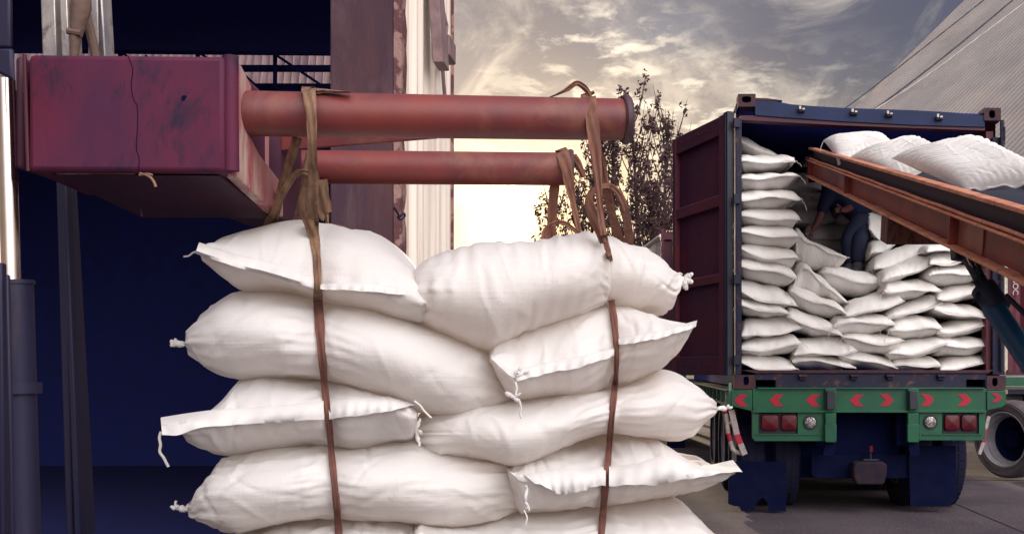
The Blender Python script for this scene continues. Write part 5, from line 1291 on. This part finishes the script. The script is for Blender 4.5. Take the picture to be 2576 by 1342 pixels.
# ------------------------------------------------------------------ slings
def strand(par, pts, name='strap', mat=None, th=.0045, sub=6, ridge=.0022, seed=0, twist=None):
    """pts: (x, y, width_px, depth or None = lie on the sacks)"""
    rnd = random.Random(seed)
    full = []
    for p in catmull([(a[0], a[1], a[2]) for a in pts], sub): full.append([p[0], p[1], p[2], None])
    n = len(full); key = [(i * sub, a[3]) for i, a in enumerate(pts)]
    dd_ = np.zeros(n); mask = []
    for i in range(n):
        k = min(i // sub, len(pts) - 2); f = (i - k * sub) / sub
        a, b = pts[k][3], pts[k + 1][3]
        if a is not None and b is not None: dd_[i] = a * (1 - f) + b * f; mask.append(True)
        else:
            hs = [cast(FGB, full[i][0] + o_, full[i][1]) for o_ in (-full[i][2] * .3, 0, full[i][2] * .3)]
            hs = [h for h in hs if h is not None and h < 4]
            if hs: dd_[i] = min(hs) - .007; mask.append(True)
            else: mask.append(False)
    ok = [i for i in range(n) if mask[i]]
    dd_ = np.interp(range(n), ok, dd_[ok])
    k3 = np.array([1, 2, 3, 2, 1.]) / 9
    if not all(a[3] is not None for a in pts):
        dd_ = np.minimum(np.minimum(np.r_[dd_[1:], dd_[-1]], np.r_[dd_[0], dd_[:-1]]), dd_)
    sm_ = np.convolve(np.pad(dd_, 2, 'edge'), k3, 'valid'); dd_ = np.minimum(dd_ + .003, sm_)
    q = B(); m = 9; vs_ = []
    ph = rnd.uniform(0, 6)
    for i in range(n):
        x, y, w_, _ = full[i]; i0, i1 = max(i - 1, 0), min(i + 1, n - 1)
        tx_, ty_ = full[i1][0] - full[i0][0], full[i1][1] - full[i0][1]; L = math.hypot(tx_, ty_) + 1e-9
        nx, ny = -ty_ / L, tx_ / L
        w_ = w_ * (1 + .05 * math.sin(i * .9 + ph))
        for side_ in (0, 1):
            rng = range(m) if side_ == 0 else range(m - 1, -1, -1)
            for j in rng:
                u = j / (m - 1) * 2 - 1
                fold_ = ridge * math.sin(u * 5.5 + ph + .25 * i) + ridge * .8 * math.cos(u * 3 + i * .11)
                dpt = dd_[i] - fold_ + (th + .012 if side_ else 0) + .002 * (u * u)
                vs_.append(P(x + nx * u * w_ / 2, y + ny * u * w_ / 2, dpt))
    r_ = 2 * m
    fs = [(i * r_ + a, (i + 1) * r_ + a, (i + 1) * r_ + (a + 1) % r_, i * r_ + (a + 1) % r_) for i in range(n - 1) for a in range(r_)] + [tuple(range(r_)), tuple(range((n - 1) * r_, n * r_))[::-1]]
    q.add(vs_, fs)
    return q.build(name, mat or m_strap, par, sharp=60)
def sling(label, x, y, d):
    return thing('lifting_sling', label, 'sling', P(x, y, d), 'webbing slings holding the sack bundle')
s1_ = sling('tan webbing sling over the left end of the front pole, down the bundle', 778, 228, 2.4)
strand(s1_, [(777, 226, 34, 2.44), (776, 223, 36, 2.41), (778, 238, 34, 2.375), (783, 285, 28, 2.352), (785, 340, 24, 2.362), (786, 400, 24, 2.40), (789, 450, 28, 2.44), (785, 500, 32, 2.47), (784, 545, 34, 2.50), (790, 590, 27, None), (796, 640, 22, None), (799, 700, 20, None), (800, 760, 24, None)], seed=1)
strand(s1_, [(799, 745, 20, None), (803, 800, 26, None), (806, 850, 22, None), (813, 930, 19, None), (820, 1000, 18, None), (828, 1070, 17, None), (835, 1150, 17, None), (842, 1220, 17, None), (849, 1300, 18, None), (853, 1350, 19, None), (857, 1400, 19, None)], mat=m_strapd, seed=2, name='lower_strap')
strand(s1_, [(748, 345, 24, 2.47), (736, 385, 24, 2.5), (722, 430, 24, 2.54), (704, 490, 24, 2.58), (690, 540, 26, 2.60), (684, 562, 26, 2.72), (678, 590, 26, 3.0)], seed=3)
strand(s1_, [(666, 588, 22, 2.98), (674, 562, 20, 2.68), (688, 532, 18, 2.56), (710, 490, 17, 2.52), (735, 448, 18, 2.5), (757, 431, 16, 2.44), (776, 436, 15, 2.44), (786, 455, 14, 2.45), (787, 480, 16, 2.46)], seed=4)
strand(s1_, [(777, 385, 16, 2.50), (770, 440, 22, 2.51), (762, 500, 24, 2.62), (750, 545, 22, 2.9), (742, 590, 22, 3.05)], seed=5)
strand(s1_, [(768, 470, 20, 2.49), (764, 510, 24, 2.50), (774, 550, 28, 2.51), (788, 592, 24, 2.54), (793, 615, 18, None)], seed=6)
strand(s1_, [(786, 229, 18, 2.42), (820, 229, 10, 2.42), (850, 231, 7, 2.42), (882, 232, 4, 2.42)], seed=7, name='strap_tail')
s2_ = sling('tan webbing sling over the right end of the front pole with a loose tail', 1480, 247, 2.62)
strand(s2_, [(1482, 245, 38, 2.66), (1480, 243, 38, 2.62), (1484, 262, 36, 2.575), (1491, 310, 33, 2.555), (1495, 350, 32, 2.555), (1500, 400, 27, 2.56), (1504, 450, 22, 2.56), (1508, 500, 16, 2.56), (1513, 550, 17, 2.56), (1518, 590, 18, 2.54), (1526, 622, 17, None), (1531, 640, 16, 2.62), (1536, 665, 14, 2.8)], seed=11, mat=m_strapr)
strand(s2_, [(1538, 755, 16, None), (1544, 800, 18, None), (1549, 850, 16, None), (1551, 900, 13, None), (1549, 950, 13, None), (1545, 985, 17, None), (1540, 1040, 15, None), (1534, 1100, 16, None), (1529, 1160, 16, None), (1523, 1220, 18, None), (1517, 1290, 18, None), (1512, 1350, 18, None), (1508, 1400, 18, None)], mat=m_strapd, seed=12, name='lower_strap')
strand(s2_, [(1500, 350, 18, 2.66), (1512, 400, 20, 2.68), (1524, 470, 22, 2.7), (1540, 540, 22, 2.8), (1554, 590, 24, 2.98), (1562, 630, 24, 3.05)], seed=13, mat=m_strapr)
strand(s2_, [(1519, 610, 18, 2.60), (1505, 572, 26, 2.60), (1487, 530, 30, 2.6), (1482, 500, 20, 2.6), (1492, 478, 14, 2.61), (1512, 468, 13, 2.63), (1537, 468, 14, 2.68), (1558, 490, 19, 2.70), (1572, 530, 22, 2.72), (1580, 570, 22, 2.9), (1584, 625, 22, 3.06)], seed=14, mat=m_strapr)
strand(s2_, [(1484, 246, 12, 2.62), (1478, 230, 14, 2.62), (1462, 214, 14, 2.61), (1448, 210, 13, 2.60), (1428, 224, 11, 2.60), (1405, 236, 6, 2.60), (1382, 245, 3, 2.60)], seed=15, name='strap_tail', mat=m_strapd)
s3_ = sling('tan webbing sling over the right end of the rear pole with a hooked loop below', 1415, 383, 3.35)
strand(s3_, [(1412, 383, 30, 3.36), (1412, 380, 32, 3.33), (1420, 400, 32, 3.285), (1427, 430, 28, 3.28), (1433, 465, 25, 3.29), (1440, 500, 17, 3.3), (1449, 545, 15, 3.3), (1460, 600, 14, 3.3)], seed=21, mat=m_strapr)
strand(s3_, [(1396, 462, 24, 3.36), (1392, 500, 25, 3.38), (1388, 560, 24, 3.4), (1386, 612, 24, 3.42)], seed=22, mat=m_strapr)
strand(s3_, [(1369, 612, 16, 3.25), (1371, 588, 17, 3.25), (1380, 569, 12, 3.25), (1400, 559, 11, 3.25), (1420, 561, 12, 3.25), (1440, 574, 10, 3.24), (1462, 596, 9, 3.24)], seed=23, mat=m_strapr)
strand(s3_, [(1442, 390, 18, 3.40), (1456, 415, 18, 3.42), (1468, 445, 14, 3.42)], seed=24, name='strap_tail', mat=m_strapd)
s4_ = sling('short stitched orange strap hanging from the rear pole behind the left sling', 810, 460, 3.3)
strand(s4_, [(806, 452, 34, 3.24), (812, 500, 36, 3.25), (818, 535, 36, 3.26), (822, 541, 34, 3.26)], seed=31)
strand(s4_, [(822, 538, 12, 3.26), (824, 560, 9, 3.26), (826, 580, 10, 3.26)], seed=32)
q = B()
for k in range(5): q.tube([P(800 + k * 4, 568 + k * 1.2, 2.9), P(835 + 6 * k, 566 + k, 2.9), P(868 + 5 * k, 576 + 2 * k, 2.92)], .006, 6)
q.build('gathered_cords', m_strapd, s4_)
